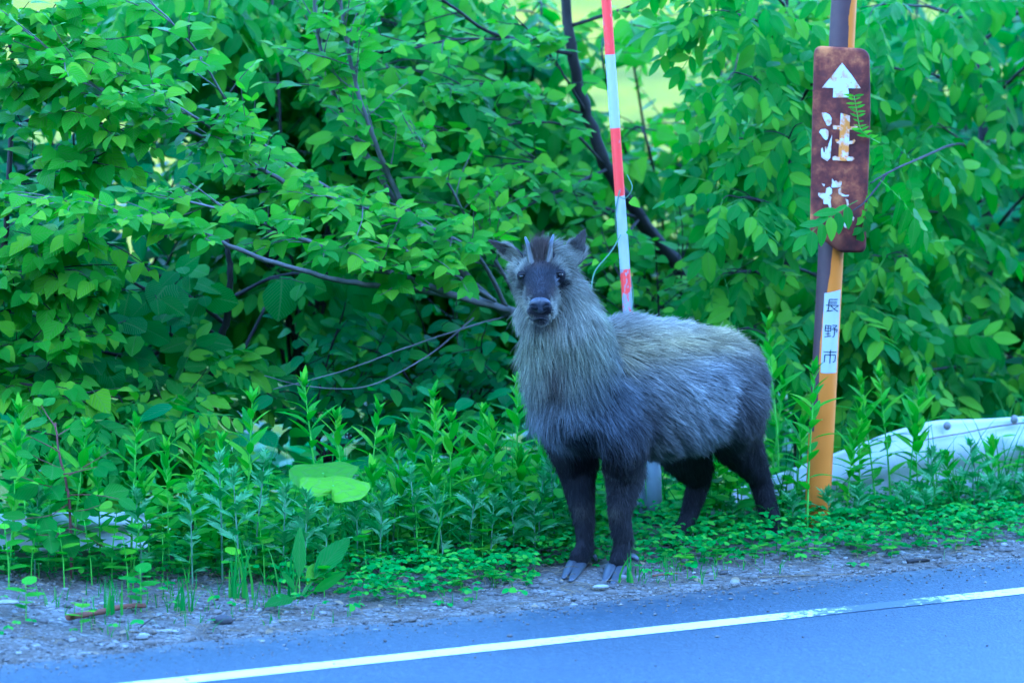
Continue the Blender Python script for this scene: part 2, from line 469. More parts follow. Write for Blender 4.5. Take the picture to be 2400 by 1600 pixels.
# head
E_MID = P(1268, 648, -.235); N_TIP = P(1266, 716, -.335); POLL = P(1267, 590, -.175)
HF = nrm(N_TIP - E_MID)
UPF = nrm(E_MID - POLL)
ball(P(1268, 634, -.185), (.052, .055, .037), np.array([0, .8, .5]), .018, C_CROWN, 'crown')
ball(POLL + np.array([0, .01, -.040]), (.05, .044, .028), np.array([0, .8, .5]), .016, C_CROWN, 'crown')
ball(E_MID + np.array([0, .03, -.008]), (.045, .052, .042), -HF, .018, C_FACE, 'face')
chain([E_MID + np.array([0, .012, -.012]), P(1267, 688, -.285), P(1266, 708, -.318)], [.043, .034, .0265], -HF, [.016, .013, .008], C_FACE, 'face', 5)
chain([P(1269, 700, -.235), P(1270, 735, -.290), P(1270, 747, -.312)], [.045, .029, .019], DOWN * .6 - HF * .8, [.035, .024, .012], [C_CHEEK, (.17, .16, .14), (.035, .03, .034)], 'jaw', 5)
for sgn, u in ((-1, 1222), (1, 1316)):
    ball(P(u, 645, -.220), (.018, .014, .018), -HF, .008, C_FACE, 'brow')           # orbital ridges
    cx = 1240 if sgn < 0 else 1328
    ball(P(cx, 680, -.185), (.036, .032, .036), np.array([sgn * .45, .25, -.9]), .038 if sgn < 0 else .050, C_CHEEK, 'cheek')
    ball(P(1268 + (34 if sgn > 0 else -26), 722, -.18), (.035, .032, .036), np.array([sgn * .12, .1, -1]), .050, C_CHEEK, 'cheek')
    ball(P(1268 + sgn * 46, 632, -.15), (.03, .024, .03), np.array([sgn * .9, .35, .0]), .032, C_CHEEK, 'cheek')
    ball(P(1268 + sgn * 21, 730, -.312), (.0155, .015, .0145), DOWN - HF, .010, (.08, .07, .075), 'lip')
# legs (upper joint -> hoof)
leg_l = [A(-.02, .085, .38), P(1461, 1090, .02), P(1452, 1190, -.035), P(1462, 1275, -.035), P(1450, 1313, -.058)]
leg_r = [A(0.0, -.075, .38), P(1352, 1090, .06), P(1366, 1190, .02), P(1371, 1275, .015), P(1357, 1306, -.008)]
for L in (leg_l, leg_r):
    chain(L[:3], [.068, .049, .030], DOWN, [.042, .034, .020], [(.022, .02, .022), C_LEG, C_SHIN], 'leg', 7)
    chain(L[2:], [.031, .022, .0245], DOWN, [.020, .020, .020], [C_SHIN, C_SHIN, C_SHIN], 'leg', 7)
hind_l = [A(-.47, .075, .42), P(1716, 1015, .385), P(1775, 1112, .49), P(1808, 1212, .475), P(1812, 1262, .455)]
hind_r = [A(-.42, -.08, .40), P(1600, 1040, .36), P(1638, 1125, .44), P(1612, 1215, .40), P(1592, 1262, .37)]
for L in (hind_l, hind_r):
    chain(L[:3], [.092, .068, .032], DOWN - AH * .3, [.045, .045, .022], [C_RUMP, (.035, .031, .034), C_LEG], 'leg', 7)
    chain(L[2:], [.032, .022, .026], DOWN, [.022, .020, .020], [C_LEG, C_LEG, C_SHIN], 'leg', 7)

def unit_sphere(nu=14, nv=9):
    th = np.linspace(0, np.pi, nv + 2)[1:-1]; ph = np.linspace(0, 2 * np.pi, nu, endpoint=False)
    V = [[0, 0, 1]] + [[math.sin(t) * math.cos(p), math.sin(t) * math.sin(p), math.cos(t)] for t in th for p in ph] + [[0, 0, -1]]
    F3, F4 = [], []
    for k in range(nu): F3.append((0, 1 + k, 1 + (k + 1) % nu))
    for r in range(nv - 1):
        for k in range(nu):
            a = 1 + r * nu + k; b = 1 + r * nu + (k + 1) % nu
            F4.append((a, a + nu, b + nu, b))
    last = len(V) - 1; o = 1 + (nv - 1) * nu
    for k in range(nu): F3.append((last, o + (k + 1) % nu, o + k))
    return np.array(V, float), np.array(F4), np.array(F3)
SPH_V, SPH_Q, SPH_T = unit_sphere()
AXES = np.stack([AH, AL, np.array([0, 0, 1.0])], 0)

g = Geo()
for (p_, r3, fl, ln, co, rg) in SK:
    V = (SPH_V * r3) @ AXES if rg == 'body' else SPH_V * np.array([r3[1], r3[0], r3[2]])
    g.add(p_ + V, SPH_Q, SPH_T)
M = Mat("serow_skin")
MAT['skin'] = M.done(M.pbsdf((0.016, 0.014, 0.016), 0.85, 0.1))
tmp = g.build("serow_body", MAT['skin'])
md = tmp.modifiers.new("r", 'REMESH'); md.mode = 'VOXEL'; md.voxel_size = 0.0065
md = tmp.modifiers.new("s", 'SMOOTH'); md.iterations = 7; md.factor = 0.5
dg = bpy.context.evaluated_depsgraph_get()
me = bpy.data.meshes.new_from_object(tmp.evaluated_get(dg))
bpy.data.objects.remove(tmp)
me.polygons.foreach_set('use_smooth', np.ones(len(me.polygons), bool))
me.materials.clear(); me.materials.append(MAT['skin'])
me.transform(serow_m.inverted())
body = link(bpy.data.objects.new("body", me), serow)

def child_geo(g, name, mat, parent=serow, smooth=True):
    V = np.concatenate(g.V) - np.array(serow.location)
    f = ([np.concatenate(g.Q)] if g.Q else []) + ([np.concatenate(g.T)] if g.T else [])
    o = mesh_obj(name, V, f, mat, None, np.concatenate(g.UV), smooth)
    if parent is not None: o.parent = parent
    return o

# ears
M = Mat("ear_skin")
MAT['ear'] = M.done(M.pbsdf(M.mix(M.noise(M.obj(), 60.0), (0.025, 0.022, 0.028), (0.05, 0.045, 0.05)), 0.75, 0.2))
def ear(base, tip, front, W, cup):
    base = np.asarray(base); ax = tip - base; L = np.linalg.norm(ax); ax /= L
    side = nrm(np.cross(ax, front)); fr = np.cross(side, ax)
    nt, ns = 14, 9
    rows = []
    for t in np.linspace(0, 1, nt):
        w = W * (0.62 + 0.38 * math.sin(math.pi * min(1, t * 1.55))) * (1 - t ** 2.6) ** 0.8 + 0.0015
        for s in np.linspace(-1, 1, ns):
            a = s * (1.35 - 0.75 * t)
            rows.append(base + ax * L * t + side * w * math.sin(a) / max(.6, math.sin(min(1.35, abs(1.35 - .75 * t)))) - fr * cup * w * (math.cos(a) - .2))
    V = np.array(rows)
    back = V - fr * 0.004
    n = nt * ns
    i = (np.arange(nt - 1)[:, None] * ns + np.arange(ns - 1)[None]).reshape(-1)
    q = np.stack([i, i + 1, i + ns + 1, i + ns], 1)
    rim = []
    for r in range(nt - 1):
        rim.append((r * ns, (r + 1) * ns, n + (r + 1) * ns, n + r * ns)); k = ns - 1
        rim.append((r * ns + k, n + r * ns + k, n + (r + 1) * ns + k, (r + 1) * ns + k))
    for k in range(ns - 1): rim.append(((nt - 1) * ns + k, (nt - 1) * ns + k + 1, n + (nt - 1) * ns + k + 1, n + (nt - 1) * ns + k))
    g = Geo(); g.add(np.vstack([V, back]), np.vstack([q, q[:, ::-1] + n, np.array(rim)]))
    return child_geo(g, "ear", MAT['ear']), (V, q, ax, fr)
EARS = [ear(P(1219, 612, -.155), P(1150, 566, -.150), np.array([-.10, -.75, -.60]), .024, .85),
        ear(P(1330, 618, -.150), P(1369, 542, -.140), np.array([-.42, -.9, .05]), .032, .7)]

# horns: ribbed at the base, smooth and pale towards the tip
M = Mat("horn")
hz = M.sep(M.uv())
MAT['horn'] = M.done(M.pbsdf(M.mix(M.math('MULTIPLY_ADD', hz[1], 20.0, -1.05, clamp=True), M.mix(M.noise(M.obj(), 160.0), (0.018, 0.016, 0.010), (0.055, 0.045, 0.022)), (0.055, 0.070, 0.105)), 0.34, 0.5))
for (u0, v0, u1, v1, lean) in ((1245, 606, 1231, 556, -1), (1286, 604, 1297, 551, 1)):
    p0 = P(u0, v0, -.205); p1 = P(u1, v1, -.165); mid = (p0 + p1) / 2 + np.array([lean * -.002, -.006, 0])
    L = smooth_line([p0 - (p1 - p0) * .45 + np.array([0, .012, 0]), p0 + np.array([0, .002, 0]), mid, p1], 30)
    t = np.linspace(0, 1, 30)
    r = .0112 * (1 - t) ** .75 * (1 + .08 * np.sin(t * 75) * (t < .62)) + .0022
    g = Geo(); g.tube(L, r, 14); child_geo(g, "horn", MAT['horn'])

# eyes with lids
M = Mat("eye"); MAT['eye'] = M.done(M.pbsdf((0.006, 0.005, 0.005), 0.22, 0.45))
M = Mat("eyelid"); MAT['lid'] = M.done(M.pbsdf((0.022, 0.018, 0.018), 0.7, 0.2))
for u, v, sx in ((1313, 644, 1), (1224, 648, -1)):
    c = P(u, v, -.2330)
    g = Geo(); g.add(c + SPH_V * np.array([.0082, .0084, .0078]), SPH_Q, SPH_T)
    eo = child_geo(g, "eye", MAT['eye'])
    th = np.linspace(0.15 * math.pi, 0.85 * math.pi, 9)
    g = Geo(); g.tube([c + np.array([math.cos(a) * .0105 * 1, -.0045 - .003 * math.sin(a), math.sin(a) * .0062 + .0016]) for a in th], .0020, 6)
    child_geo(g, "eyelid", MAT['lid'], eo)

# nose pad and nostrils, mouth
M = Mat("nose_leather")
nz = M.n('ShaderNodeTexVoronoi', ins={'Vector': M.obj(), 'Scale': 420.0}).outputs['Distance']
MAT['nose'] = M.done(M.pbsdf((0.030, 0.030, 0.040), 0.36, 0.55, M.bump(nz, 0.35, 0.002)))
M = Mat("nostril"); MAT['nostril'] = M.done(M.pbsdf((0.004, 0.004, 0.006), 0.6, 0.2))
NC = P(1266, 716, -.3375)
V = SPH_V.copy()
hx = np.array([1.0, 0, 0]); hu = nrm(np.cross(HF, hx)); hu = hu if hu[2] > 0 else -hu
wid = .0285 * (0.80 + 0.30 * np.clip(V[:, 2] * 0.6 + .35, -.4, .6))
low = np.clip(-V[:, 2], 0, 1)
X = V[:, 0] * wid * (1 - .55 * low ** 1.5); Z = V[:, 2] * .0205; Y = V[:, 1] * .012
groove = np.exp(-(X / .0022) ** 2) * .0025 * (V[:, 1] < 0)
dent = sum(np.exp(-((X - s * .0145) / .0075) ** 2 - ((Z + .001) / .0058) ** 2) for s in (-1, 1)) * .006 * (V[:, 1] < 0)
su, sq, st = unit_sphere(40, 26)
V = su
low = np.clip(-V[:, 2], 0, 1)
X = V[:, 0] * .0280 * (1 + .12 * np.clip(V[:, 2], -1, .6)) * (1 - .50 * low ** 1.5); Z = V[:, 2] * .0225; Y = V[:, 1] * .0125
dent = sum(np.exp(-((X - s * .0145) / .0070) ** 2 - ((Z + .001 - s * (X) * .15) / .0055) ** 2) for s in (-1, 1)) * .007 * (V[:, 1] < 0)
groove = np.exp(-(X / .0018) ** 2) * .0028 * (V[:, 1] < 0)
Y = Y + dent + groove
nf = nrm(np.array([0, -1.0, -.30])); nu_ = nrm(np.cross(hx, nf)); nu_ = nu_ if nu_[2] > 0 else -nu_
g = Geo(); g.add(NC + np.outer(X, hx) + np.outer(-Y, nf) + np.outer(Z, nu_), sq, st)
nose = child_geo(g, "nose", MAT['nose'])
for s in (-1, 1):
    g = Geo()
    cc = NC + hx * s * .0145 + nf * .0085 - nu_ * .0025
    sl = nrm(hx * 1.0 + nu_ * .30 * s)
    sv = np.cross(sl, nf); cc = cc + nf * .001
    g.add(cc + np.outer(SPH_V[:, 0] * .0105, sl) + np.outer(SPH_V[:, 2] * .0062, sv) + np.outer(SPH_V[:, 1] * .0030, nf), SPH_Q, SPH_T)
    child_geo(g, "nostril", MAT['nostril'], nose)
g = Geo()
ml = [P(1240, 745, -.305), P(1250, 751, -.321), P(1266, 746, -.336), P(1283, 750, -.321), P(1297, 741, -.300)]
g.tube(smooth_line(ml, 18), np.concatenate([np.linspace(.001, .0026, 9), np.linspace(.0026, .001, 9)]), 6)
child_geo(g, "mouth", MAT['nostril'])

# hooves: two claws on each foot, dew claws behind
M = Mat("hoof_horn")
hn = M.noise(M.vmul(M.obj(), (90, 90, 300)), 1.0, 3.0)
MAT['hoof'] = M.done(M.pbsdf(M.mix(hn, (0.034, 0.038, 0.048), (0.075, 0.08, 0.095)), 0.45, 0.5, M.bump(hn, 0.3, 0.002)))
MAT['dewclaw'] = MAT['hoof']
def claw(top, tip, w):
    """wedge: tall and wide under the pastern, thin and low at the toe"""
    top = np.asarray(top); tip = np.asarray(tip)
    ax = tip - top; ax[2] = 0; L = np.linalg.norm(ax); ax /= L; sd = np.array([-ax[1], ax[0], 0])
    zb = tip[2] - .003
    V = []
    for t in np.linspace(-.25, 1, 9):
        h = (top[2] - zb) * (1 - .86 * max(0, t) ** 1.15) + .003
        ww = w * (1 - .62 * max(0, t) ** 2.2)
        c = top + ax * L * t
        for k in range(10):
            a = 2 * math.pi * k / 10
            x = math.cos(a); z = math.sin(a)
            x = math.copysign(abs(x) ** .7, x); z = math.copysign(abs(z) ** .7, z)
            V.append([*(c + sd * x * ww)[:2], zb + h * (.5 + .5 * z)])
    V = np.array(V); q = []
    for r in range(8):
        for k in range(10): q.append((r * 10 + k, r * 10 + (k + 1) % 10, (r + 1) * 10 + (k + 1) % 10, (r + 1) * 10 + k))
    g = Geo(); g.add(V, q, [(0, k + 1, k) for k in range(1, 9)] + [(80, 80 + k, 81 + k) for k in range(1, 9)])
    return child_geo(g, "hoof", MAT['hoof'])
def gpt(u, v): 
    d = ray(u, v); k = -CAM[2] / d[2]
    p = CAM + d * k; z = float(ground_z(p[0], p[1])); k = (z - CAM[2]) / d[2]; return CAM + d * k
claw(P(1432, 1322, -.070), gpt(1416, 1366) + [0, 0, .005], .0145); claw(P(1458, 1324, -.066), gpt(1436, 1372) + [0, 0, .005], .0165)
claw(P(1341, 1314, -.022), gpt(1320, 1360) + [0, 0, .006], .0135); claw(P(1361, 1318, -.020), gpt(1337, 1366) + [0, 0, .006], .015)
for L in (hind_l, hind_r):
    z0 = float(ground_z(L[4][0], L[4][1]))
    for b in (-.013, .013):
        top = L[4] + AL * b + np.array([0, 0, -.012]); top[2] = max(top[2], z0 + .02)
        claw(top, np.array([*(L[4] + AH * .05 + AL * b * 1.3)[:2], z0 + .006]), .013)
for (u, v, yy) in ((1484, 1306, -.03), (1496, 1312, -.03)):
    pass
g = Geo(); g.tube(smooth_line([P(1476, 1302, -.035), P(1488, 1306, -.035), P(1496, 1313, -.04)], 7), [.008, .0085, .009, .0085, .0075, .006, .003], 8)
child_geo(g, "dew_claw", MAT['dewclaw'])
g = Geo(); g.tube(smooth_line([P(1388, 1300, .02), P(1395, 1306, .02), P(1398, 1314, .02)], 7), [.006, .007, .007, .007, .006, .005, .003], 8)
child_geo(g, "dew_claw", MAT['dewclaw'])

# --- fur: strands combed along the coat
M = Mat("coat_hair")
at = M.n('ShaderNodeAttribute', attribute_name='tint')
hp = M.pbsdf(at.outputs['Color'], 0.55, 0.25)
ht = M.n('ShaderNodeBsdfTranslucent', ins={'Color': at.outputs['Color']}).outputs[0]
MAT['fur'] = M.done(M.n('ShaderNodeMixShader', ins={0: 0.25, 1: hp, 2: ht}).outputs[0])

SP = np.array([s[0] for s in SK]); SR = np.array([s[1] for s in SK]); SF = np.array([s[2] for s in SK]); SL = np.array([s[3] for s in SK]); SCOL = np.array([s[4] for s in SK])
SREG = [s[5] for s in SK]
IS_BODY = np.array([r == 'body' for r in SREG])
def vnoise(p, sc, seed):
    q = p * sc
    return fbm(q[:, 0] + .37 * q[:, 2], q[:, 1] * .6 + q[:, 2], 1.0, 3, seed) * 1.15 - 0.5

def hair(name, roots, normals, flow, length, color, radius, npt=5, parent=None, spread=0.35, lift=0.50, clump=0.95):
    n = len(roots)
    rn = RNG.normal(0, 1, (n, 3))
    tuft = np.stack([vnoise(roots, 22.0, k) for k in (1, 2, 3)], 1)
    d0 = normals * lift + flow + rn * spread * .35 + tuft * clump
    d0 /= np.linalg.norm(d0, axis=1)[:, None]
    dn = (d0 * normals).sum(1)
    d0 += normals * np.clip(.16 - dn, 0, 1)[:, None]
    d0 /= np.linalg.norm(d0, axis=1)[:, None]
    d1 = d0 - normals * .32 + flow * .35 + rn * spread * .3 + DOWN * .12
    d1 /= np.linalg.norm(d1, axis=1)[:, None]
    pos = np.empty((n, npt, 3)); pos[:, 0] = roots - normals * .002
    step = (length / (npt - 1))[:, None]
    for k in range(1, npt):
        t = k / (npt - 1)
        d = d0 * (1 - t) + d1 * t
        pos[:, k] = pos[:, k - 1] + d * step
    cv = bpy.data.hair_curves.new(name)
    cv.add_curves([npt] * n)
    if parent is not None: pos = pos - np.array(parent.matrix_world.translation if parent.parent is None else serow.location)
    cv.attributes['position'].data.foreach_set('vector', pos.astype(np.float32).ravel())
    ra = cv.attributes.get('radius') or cv.attributes.new('radius', 'FLOAT', 'POINT')
    prof = np.array([1.0, 1.0, .9, .65, .18]) if npt == 5 else np.linspace(1, .2, npt)
    ra.data.foreach_set('value', (radius[:, None] * prof[None]).astype(np.float32).ravel())
    ca = cv.attributes.new('tint', 'FLOAT_COLOR', 'POINT')
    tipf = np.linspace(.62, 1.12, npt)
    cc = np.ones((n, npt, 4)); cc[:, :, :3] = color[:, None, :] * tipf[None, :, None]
    ca.data.foreach_set('color', cc.astype(np.float32).ravel())
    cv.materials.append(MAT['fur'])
    return link(bpy.data.objects.new(name, cv), parent)

def tri_sample(V, T, N, dens, n):
    a = V[T[:, 0]]; b = V[T[:, 1]]; c = V[T[:, 2]]
    ar = np.linalg.norm(np.cross(b - a, c - a), axis=1) * dens
    idx = RNG.choice(len(T), n, p=ar / ar.sum())
    r1 = np.sqrt(RNG.random(n)); r2 = RNG.random(n)
    w = np.stack([1 - r1, r1 * (1 - r2), r1 * r2], 1)
    p = (V[T[idx]] * w[:, :, None]).sum(1); nn = (N[T[idx]] * w[:, :, None]).sum(1)
    return p, nn / np.linalg.norm(nn, axis=1)[:, None]

me.calc_loop_triangles()
T = np.empty(len(me.loop_triangles) * 3, np.int32); me.loop_triangles.foreach_get('vertices', T); T = T.reshape(-1, 3)
V = np.empty(len(me.vertices) * 3, np.float32); me.vertices.foreach_get('co', V); V = V.reshape(-1, 3).astype(float) + np.array(serow.location)
N = np.empty(len(me.vertices) * 3, np.float32); me.vertices.foreach_get('normal', N); N = N.reshape(-1, 3).astype(float)
tc = V[T].mean(1)
dens = np.ones(len(T)); dens[(tc[:, 2] > .66)] = 3.2; dens[tc[:, 2] < .30] = 1.7
vis = (N[T[:, 0]] @ nrm(CAM - np.array([.2, 0, .4])))
dens *= np.where(vis > -.35, 1.0, .45)
NF = 165000
roots, nor = tri_sample(V, T, N, dens, NF)
flow = np.zeros((NF, 3)); ln = np.zeros(NF); colr_ = np.zeros((NF, 3))
for i0 in range(0, NF, 8000):
    p = roots[i0:i0 + 8000]
    d = p[:, None, :] - SP[None]
    da = np.stack([d @ AH, d @ AL, d[:, :, 2]], -1)
    dw = np.stack([d[:, :, 1], d[:, :, 0], d[:, :, 2]], -1)
    q = np.where(IS_BODY[None, :, None], da, dw) / SR[None]
    e = (np.linalg.norm(q, axis=2) - 1.0) * SR.min(1)[None]
    w = np.exp(-np.clip(e, -.02, 1) / .015)
    w /= w.sum(1)[:, None]
    flow[i0:i0 + 8000] = w @ SF; ln[i0:i0 + 8000] = w @ SL; colr_[i0:i0 + 8000] = w @ SCOL
# coat markings (the animal's own colours, and painted shade in the body fold)
la = (roots - AO) @ AH; lb = (roots - AO) @ AL; z = roots[:, 2]
def blend(mask, col, amt=1.0):
    m = np.clip(mask * amt, 0, 1)[:, None]
    colr_[:] = colr_ * (1 - m) + np.asarray(col) * m
torso_m = (la < .03) & (z > .26)
blend(np.where(torso_m, np.clip((z - .645 - .12 * np.clip(la + .36, -.3, 0)) / .035, 0, 1) * .75, 0), (.16, .14, .12))                       # dark line along the back
blend(np.where(torso_m & (la > -.62), np.exp(-((z - .605) / .05) ** 2) * np.clip(.75 + 1.2 * vnoise(roots, 5.0, 51), 0, 1), 0), (.37, .315, .175))          # pale saddle on the upper flank
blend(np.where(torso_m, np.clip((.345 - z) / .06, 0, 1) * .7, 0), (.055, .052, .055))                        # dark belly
blend(np.where(torso_m & (lb > 0), np.exp(-((la + .085) / .04) ** 2 - ((z - .37) / .10) ** 2) * .95, 0), (.04, .037, .042))   # shade of the fold behind the elbow, put into the hair colour
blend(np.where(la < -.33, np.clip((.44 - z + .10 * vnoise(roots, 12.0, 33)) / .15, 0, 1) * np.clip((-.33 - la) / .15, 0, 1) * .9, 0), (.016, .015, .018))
blend(np.where(la < -.40, np.exp(-((la + .46) / .06) ** 2 - ((z - .42) / .12) ** 2) * .6, 0), (.06, .054, .052))
uu, vv, _ = np.array([project(p) for p in roots[:1]]).T
pr = roots - CAM; pz = pr @ FWD; pu = 1200 + F_PIX * (pr @ RGT) / pz; pv = 800 - F_PIX * (pr @ UPV) / pz
frontal = nor[:, 1] < .35
blend(np.where(frontal & (z > .40), np.exp(-((pu - 1298) / 26) ** 2 - ((pv - 868) / 62) ** 2) * .92, 0), (.05, .038, .032))       # dark throat stripe
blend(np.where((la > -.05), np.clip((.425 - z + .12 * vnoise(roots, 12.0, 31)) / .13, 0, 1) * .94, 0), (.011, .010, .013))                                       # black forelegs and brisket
# the face: dark mask, brown forehead and muzzle sides, pale cheeks and crown sides
headm = (roots[:, 1] < -.165) & (z > .675) & frontal
hw = np.interp(pv, [585, 605, 625, 645, 665, 685, 705, 725, 740, 756, 764], [16, 26, 40, 57, 58, 45, 33, 28, 24, 14, 0])
inside = np.clip((hw - np.abs(pu - 1267) + 30 * vnoise(roots, 45.0, 41)) / 20.0, 0, 1)
blend(np.where(headm, 1 - inside, 0), (.30, .285, .215), .85)
blend(np.where(headm, inside, 0), (.026, .025, .031), .95)
blend(np.where(headm, inside * np.clip((640 - pv) / 22, 0, 1), 0), (.085, .055, .040), .9)
blend(np.where(headm, inside * np.exp(-((np.abs(pu - 1267) - 27) / 9.0) ** 2 - ((pv - 690) / 16) ** 2), 0), (.070, .046, .036), .9)
blend(np.where(headm, inside * np.exp(-((pu - 1267) / 9.0) ** 2 - ((pv - 668) / 30) ** 2), 0), (.075, .078, .092), .75)
blend(np.where(headm, np.clip((pv - 744) / 6, 0, 1) * np.exp(-((pu - 1270) / 20) ** 2) * np.clip((760 - pv) / 6, 0, 1), 0), (.030, .026, .030), .8)
# noise in tone
blend(np.exp(-(np.linalg.norm(roots - P(1299, 661, -.255), axis=1) / .008) ** 2), (.30, .31, .33), .8)     # old scars under the eye
blend(np.exp(-(np.linalg.norm(roots - P(1303, 674, -.255), axis=1) / .006) ** 2), (.26, .27, .29), .7)
for kp in (P(1440, 1192, -.065), P(1356, 1192, -.01)):
    blend(np.exp(-(np.linalg.norm(roots - kp, axis=1) / .022) ** 2), (.075, .066, .05), .7)      # paler knees
blend(np.where(torso_m & (lb > 0), np.exp(-((la + .28) / .12) ** 2 - ((z - .47) / .06) ** 2) * .4, 0), (.42, .42, .40))
tone = 1.0 + 1.0 * vnoise(roots, 6.0, 11) + .8 * vnoise(roots, 34.0, 12) + .55 * vnoise(roots, 80.0, 15)
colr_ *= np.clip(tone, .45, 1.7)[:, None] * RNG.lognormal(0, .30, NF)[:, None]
strong = (RNG.random(NF) < .10) & (ln > .03)
colr_[strong] *= .38
pale = (RNG.random(NF) < .05) & (z < .36)
colr_[pale] += .05
ln = ln * RNG.uniform(.55, 1.3, NF) * np.clip(1 + 1.1 * vnoise(roots, 14.0, 21), .5, 1.7)
# tangential flow
flow -= nor * (flow * nor).sum(1)[:, None]
flow /= np.maximum(1e-6, np.linalg.norm(flow, axis=1))[:, None]
# keep the eyes, nose and mouth clear
keep = np.ones(NF, bool)
for c, r in ((P(1313, 644, -.233), .0125), (P(1224, 648, -.233), .0115), (NC, .0285)):
    keep &= np.linalg.norm(roots - c, axis=1) > r
for (u0_, v0_, u1_, v1_) in ((1245, 606, 1231, 556), (1286, 604, 1297, 551)):
    h0 = P(u0_, v0_ + 4, -.205); h1 = P(u1_, v1_, -.165); hd = h1 - h0; tt = np.clip(((roots - h0) @ hd) / (hd @ hd), 0, 1)
    keep &= np.linalg.norm(roots - (h0 + tt[:, None] * hd), axis=1) > .0145
keep &= z > .030
rad = np.where(ln > .03, .00042, .00030)
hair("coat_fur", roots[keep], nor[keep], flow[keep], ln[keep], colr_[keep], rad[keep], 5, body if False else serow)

# ear fur and the brown forelock between the horns
R_, N_, F_, L_, C_ = [], [], [], [], []
for k, (eo, (EV, EQ, ax, fr)) in enumerate(EARS):
    T2 = np.concatenate([EQ[:, [0, 1, 2]], EQ[:, [0, 2, 3]]])
    NN = np.zeros_like(EV)
    fn = np.cross(EV[T2[:, 1]] - EV[T2[:, 0]], EV[T2[:, 2]] - EV[T2[:, 0]])
    for j in range(3): np.add.at(NN, T2[:, j], fn)
    NN /= np.maximum(1e-9, np.linalg.norm(NN, axis=1))[:, None]
    for sg, cnt, col in ((1, 1500, (.05, .045, .05)), (-1, 1800, (.10, .085, .07))):
        if (NN.mean(0) @ fr) * sg < 0: n_ = -NN
        else: n_ = NN
        p, n2 = tri_sample(EV, T2, n_, np.ones(len(T2)), cnt)
        t = (p - EV[:9].mean(0)) @ ax / .1
        R_.append(p + n2 * .001 * sg); N_.append(n2); F_.append(np.tile(ax, (cnt, 1))); L_.append(np.where(t < .45, .026, .011) * RNG.uniform(.6, 1.2, cnt))
        C_.append(np.where((t < .45)[:, None], np.array([.24, .225, .17]), np.array(col)) * RNG.lognormal(0, .3, cnt)[:, None])
nt_ = 1500
p = np.stack([P(1266 + RNG.normal(0, 7), 612 + RNG.normal(0, 8), -.19 + RNG.normal(0, .012)) for _ in range(nt_)])
R_.append(p); N_.append(np.tile([0, .1, 1.0], (nt_, 1))); F_.append(np.tile(nrm([0, .25, 1.0]), (nt_, 1)) + RNG.normal(0, .12, (nt_, 3))); L_.append(RNG.uniform(.030, .070, nt_))
C_.append(np.array([.065, .044, .035]) * RNG.lognormal(0, .35, nt_)[:, None])
R_ = np.concatenate(R_); L_ = np.concatenate(L_)
hair("ear_and_forelock_fur", R_, np.concatenate(N_), np.concatenate(F_), L_, np.concatenate(C_), np.full(len(R_), .00036), 5, serow, spread=.3, lift=.3, clump=.25)
# ------------------------------------------------------------------ guard rail, posts, marker pole, sign
def rail_section():
    """W-beam profile: (outwards, up) from the rail's centre line"""
    pts = [(.0, .155), (.012, .150), (.018, .135), (.045, .105), (.052, .085), (.045, .062), (.012, .030), (.008, .0), (.012, -.030), (.045, -.062), (.052, -.085), (.045, -.105), (.018, -.135), (.012, -.150), (.0, -.155)]
    return smooth_line(np.array([(a, b, 0) for a, b in pts]), 33)[:, :2]
M = Mat("rail_white_paint")
p = M.obj()
dirt = M.noise(M.vmul(p, (6, 6, 3)), 1.0, 6.0, 0.7)
dc = M.mix(M.ramp(dirt, [(0.42, 0.0), (0.75, 0.75)]), (0.48, 0.48, 0.475), (0.32, 0.325, 0.32))
scr = M.ramp(M.noise(M.vmul(p, (9, 9, 70)), 1.0, 5.0, 0.7), [(0.66, 0.0), (0.72, 0.8)])
dc = M.mix(scr, dc, (0.20, 0.17, 0.15))
spk = M.ramp(M.noise(p, 70.0, 3.0), [(0.68, 0.0), (0.74, 1.0)])
dc = M.mix(spk, dc, (0.16, 0.12, 0.09))
MAT['rail'] = M.done(M.pbsdf(dc, 0.45, 0.45, M.bump(dirt, 0.15, 0.01)))
M = Mat("galvanised_steel")
p = M.obj()
gv = M.mix(M.noise(M.vmul(p, (30, 30, 6)), 1.0, 5.0), (0.13, 0.15, 0.155), (0.23, 0.25, 0.25))
gv = M.mix(M.ramp(M.noise(p, 14.0, 5.0), [(0.58, 0.0), (0.75, 0.5)]), gv, (0.17, 0.13, 0.10))
MAT['steel'] = M.done(M.pbsdf(gv, 0.55, 0.5, None, 0.0))
M = Mat("bolt_zinc"); MAT['bolt'] = M.done(M.pbsdf(M.mix(M.noise(M.obj(), 200.0), (0.09, 0.09, 0.085), (0.20, 0.19, 0.17)), 0.5, 0.5))

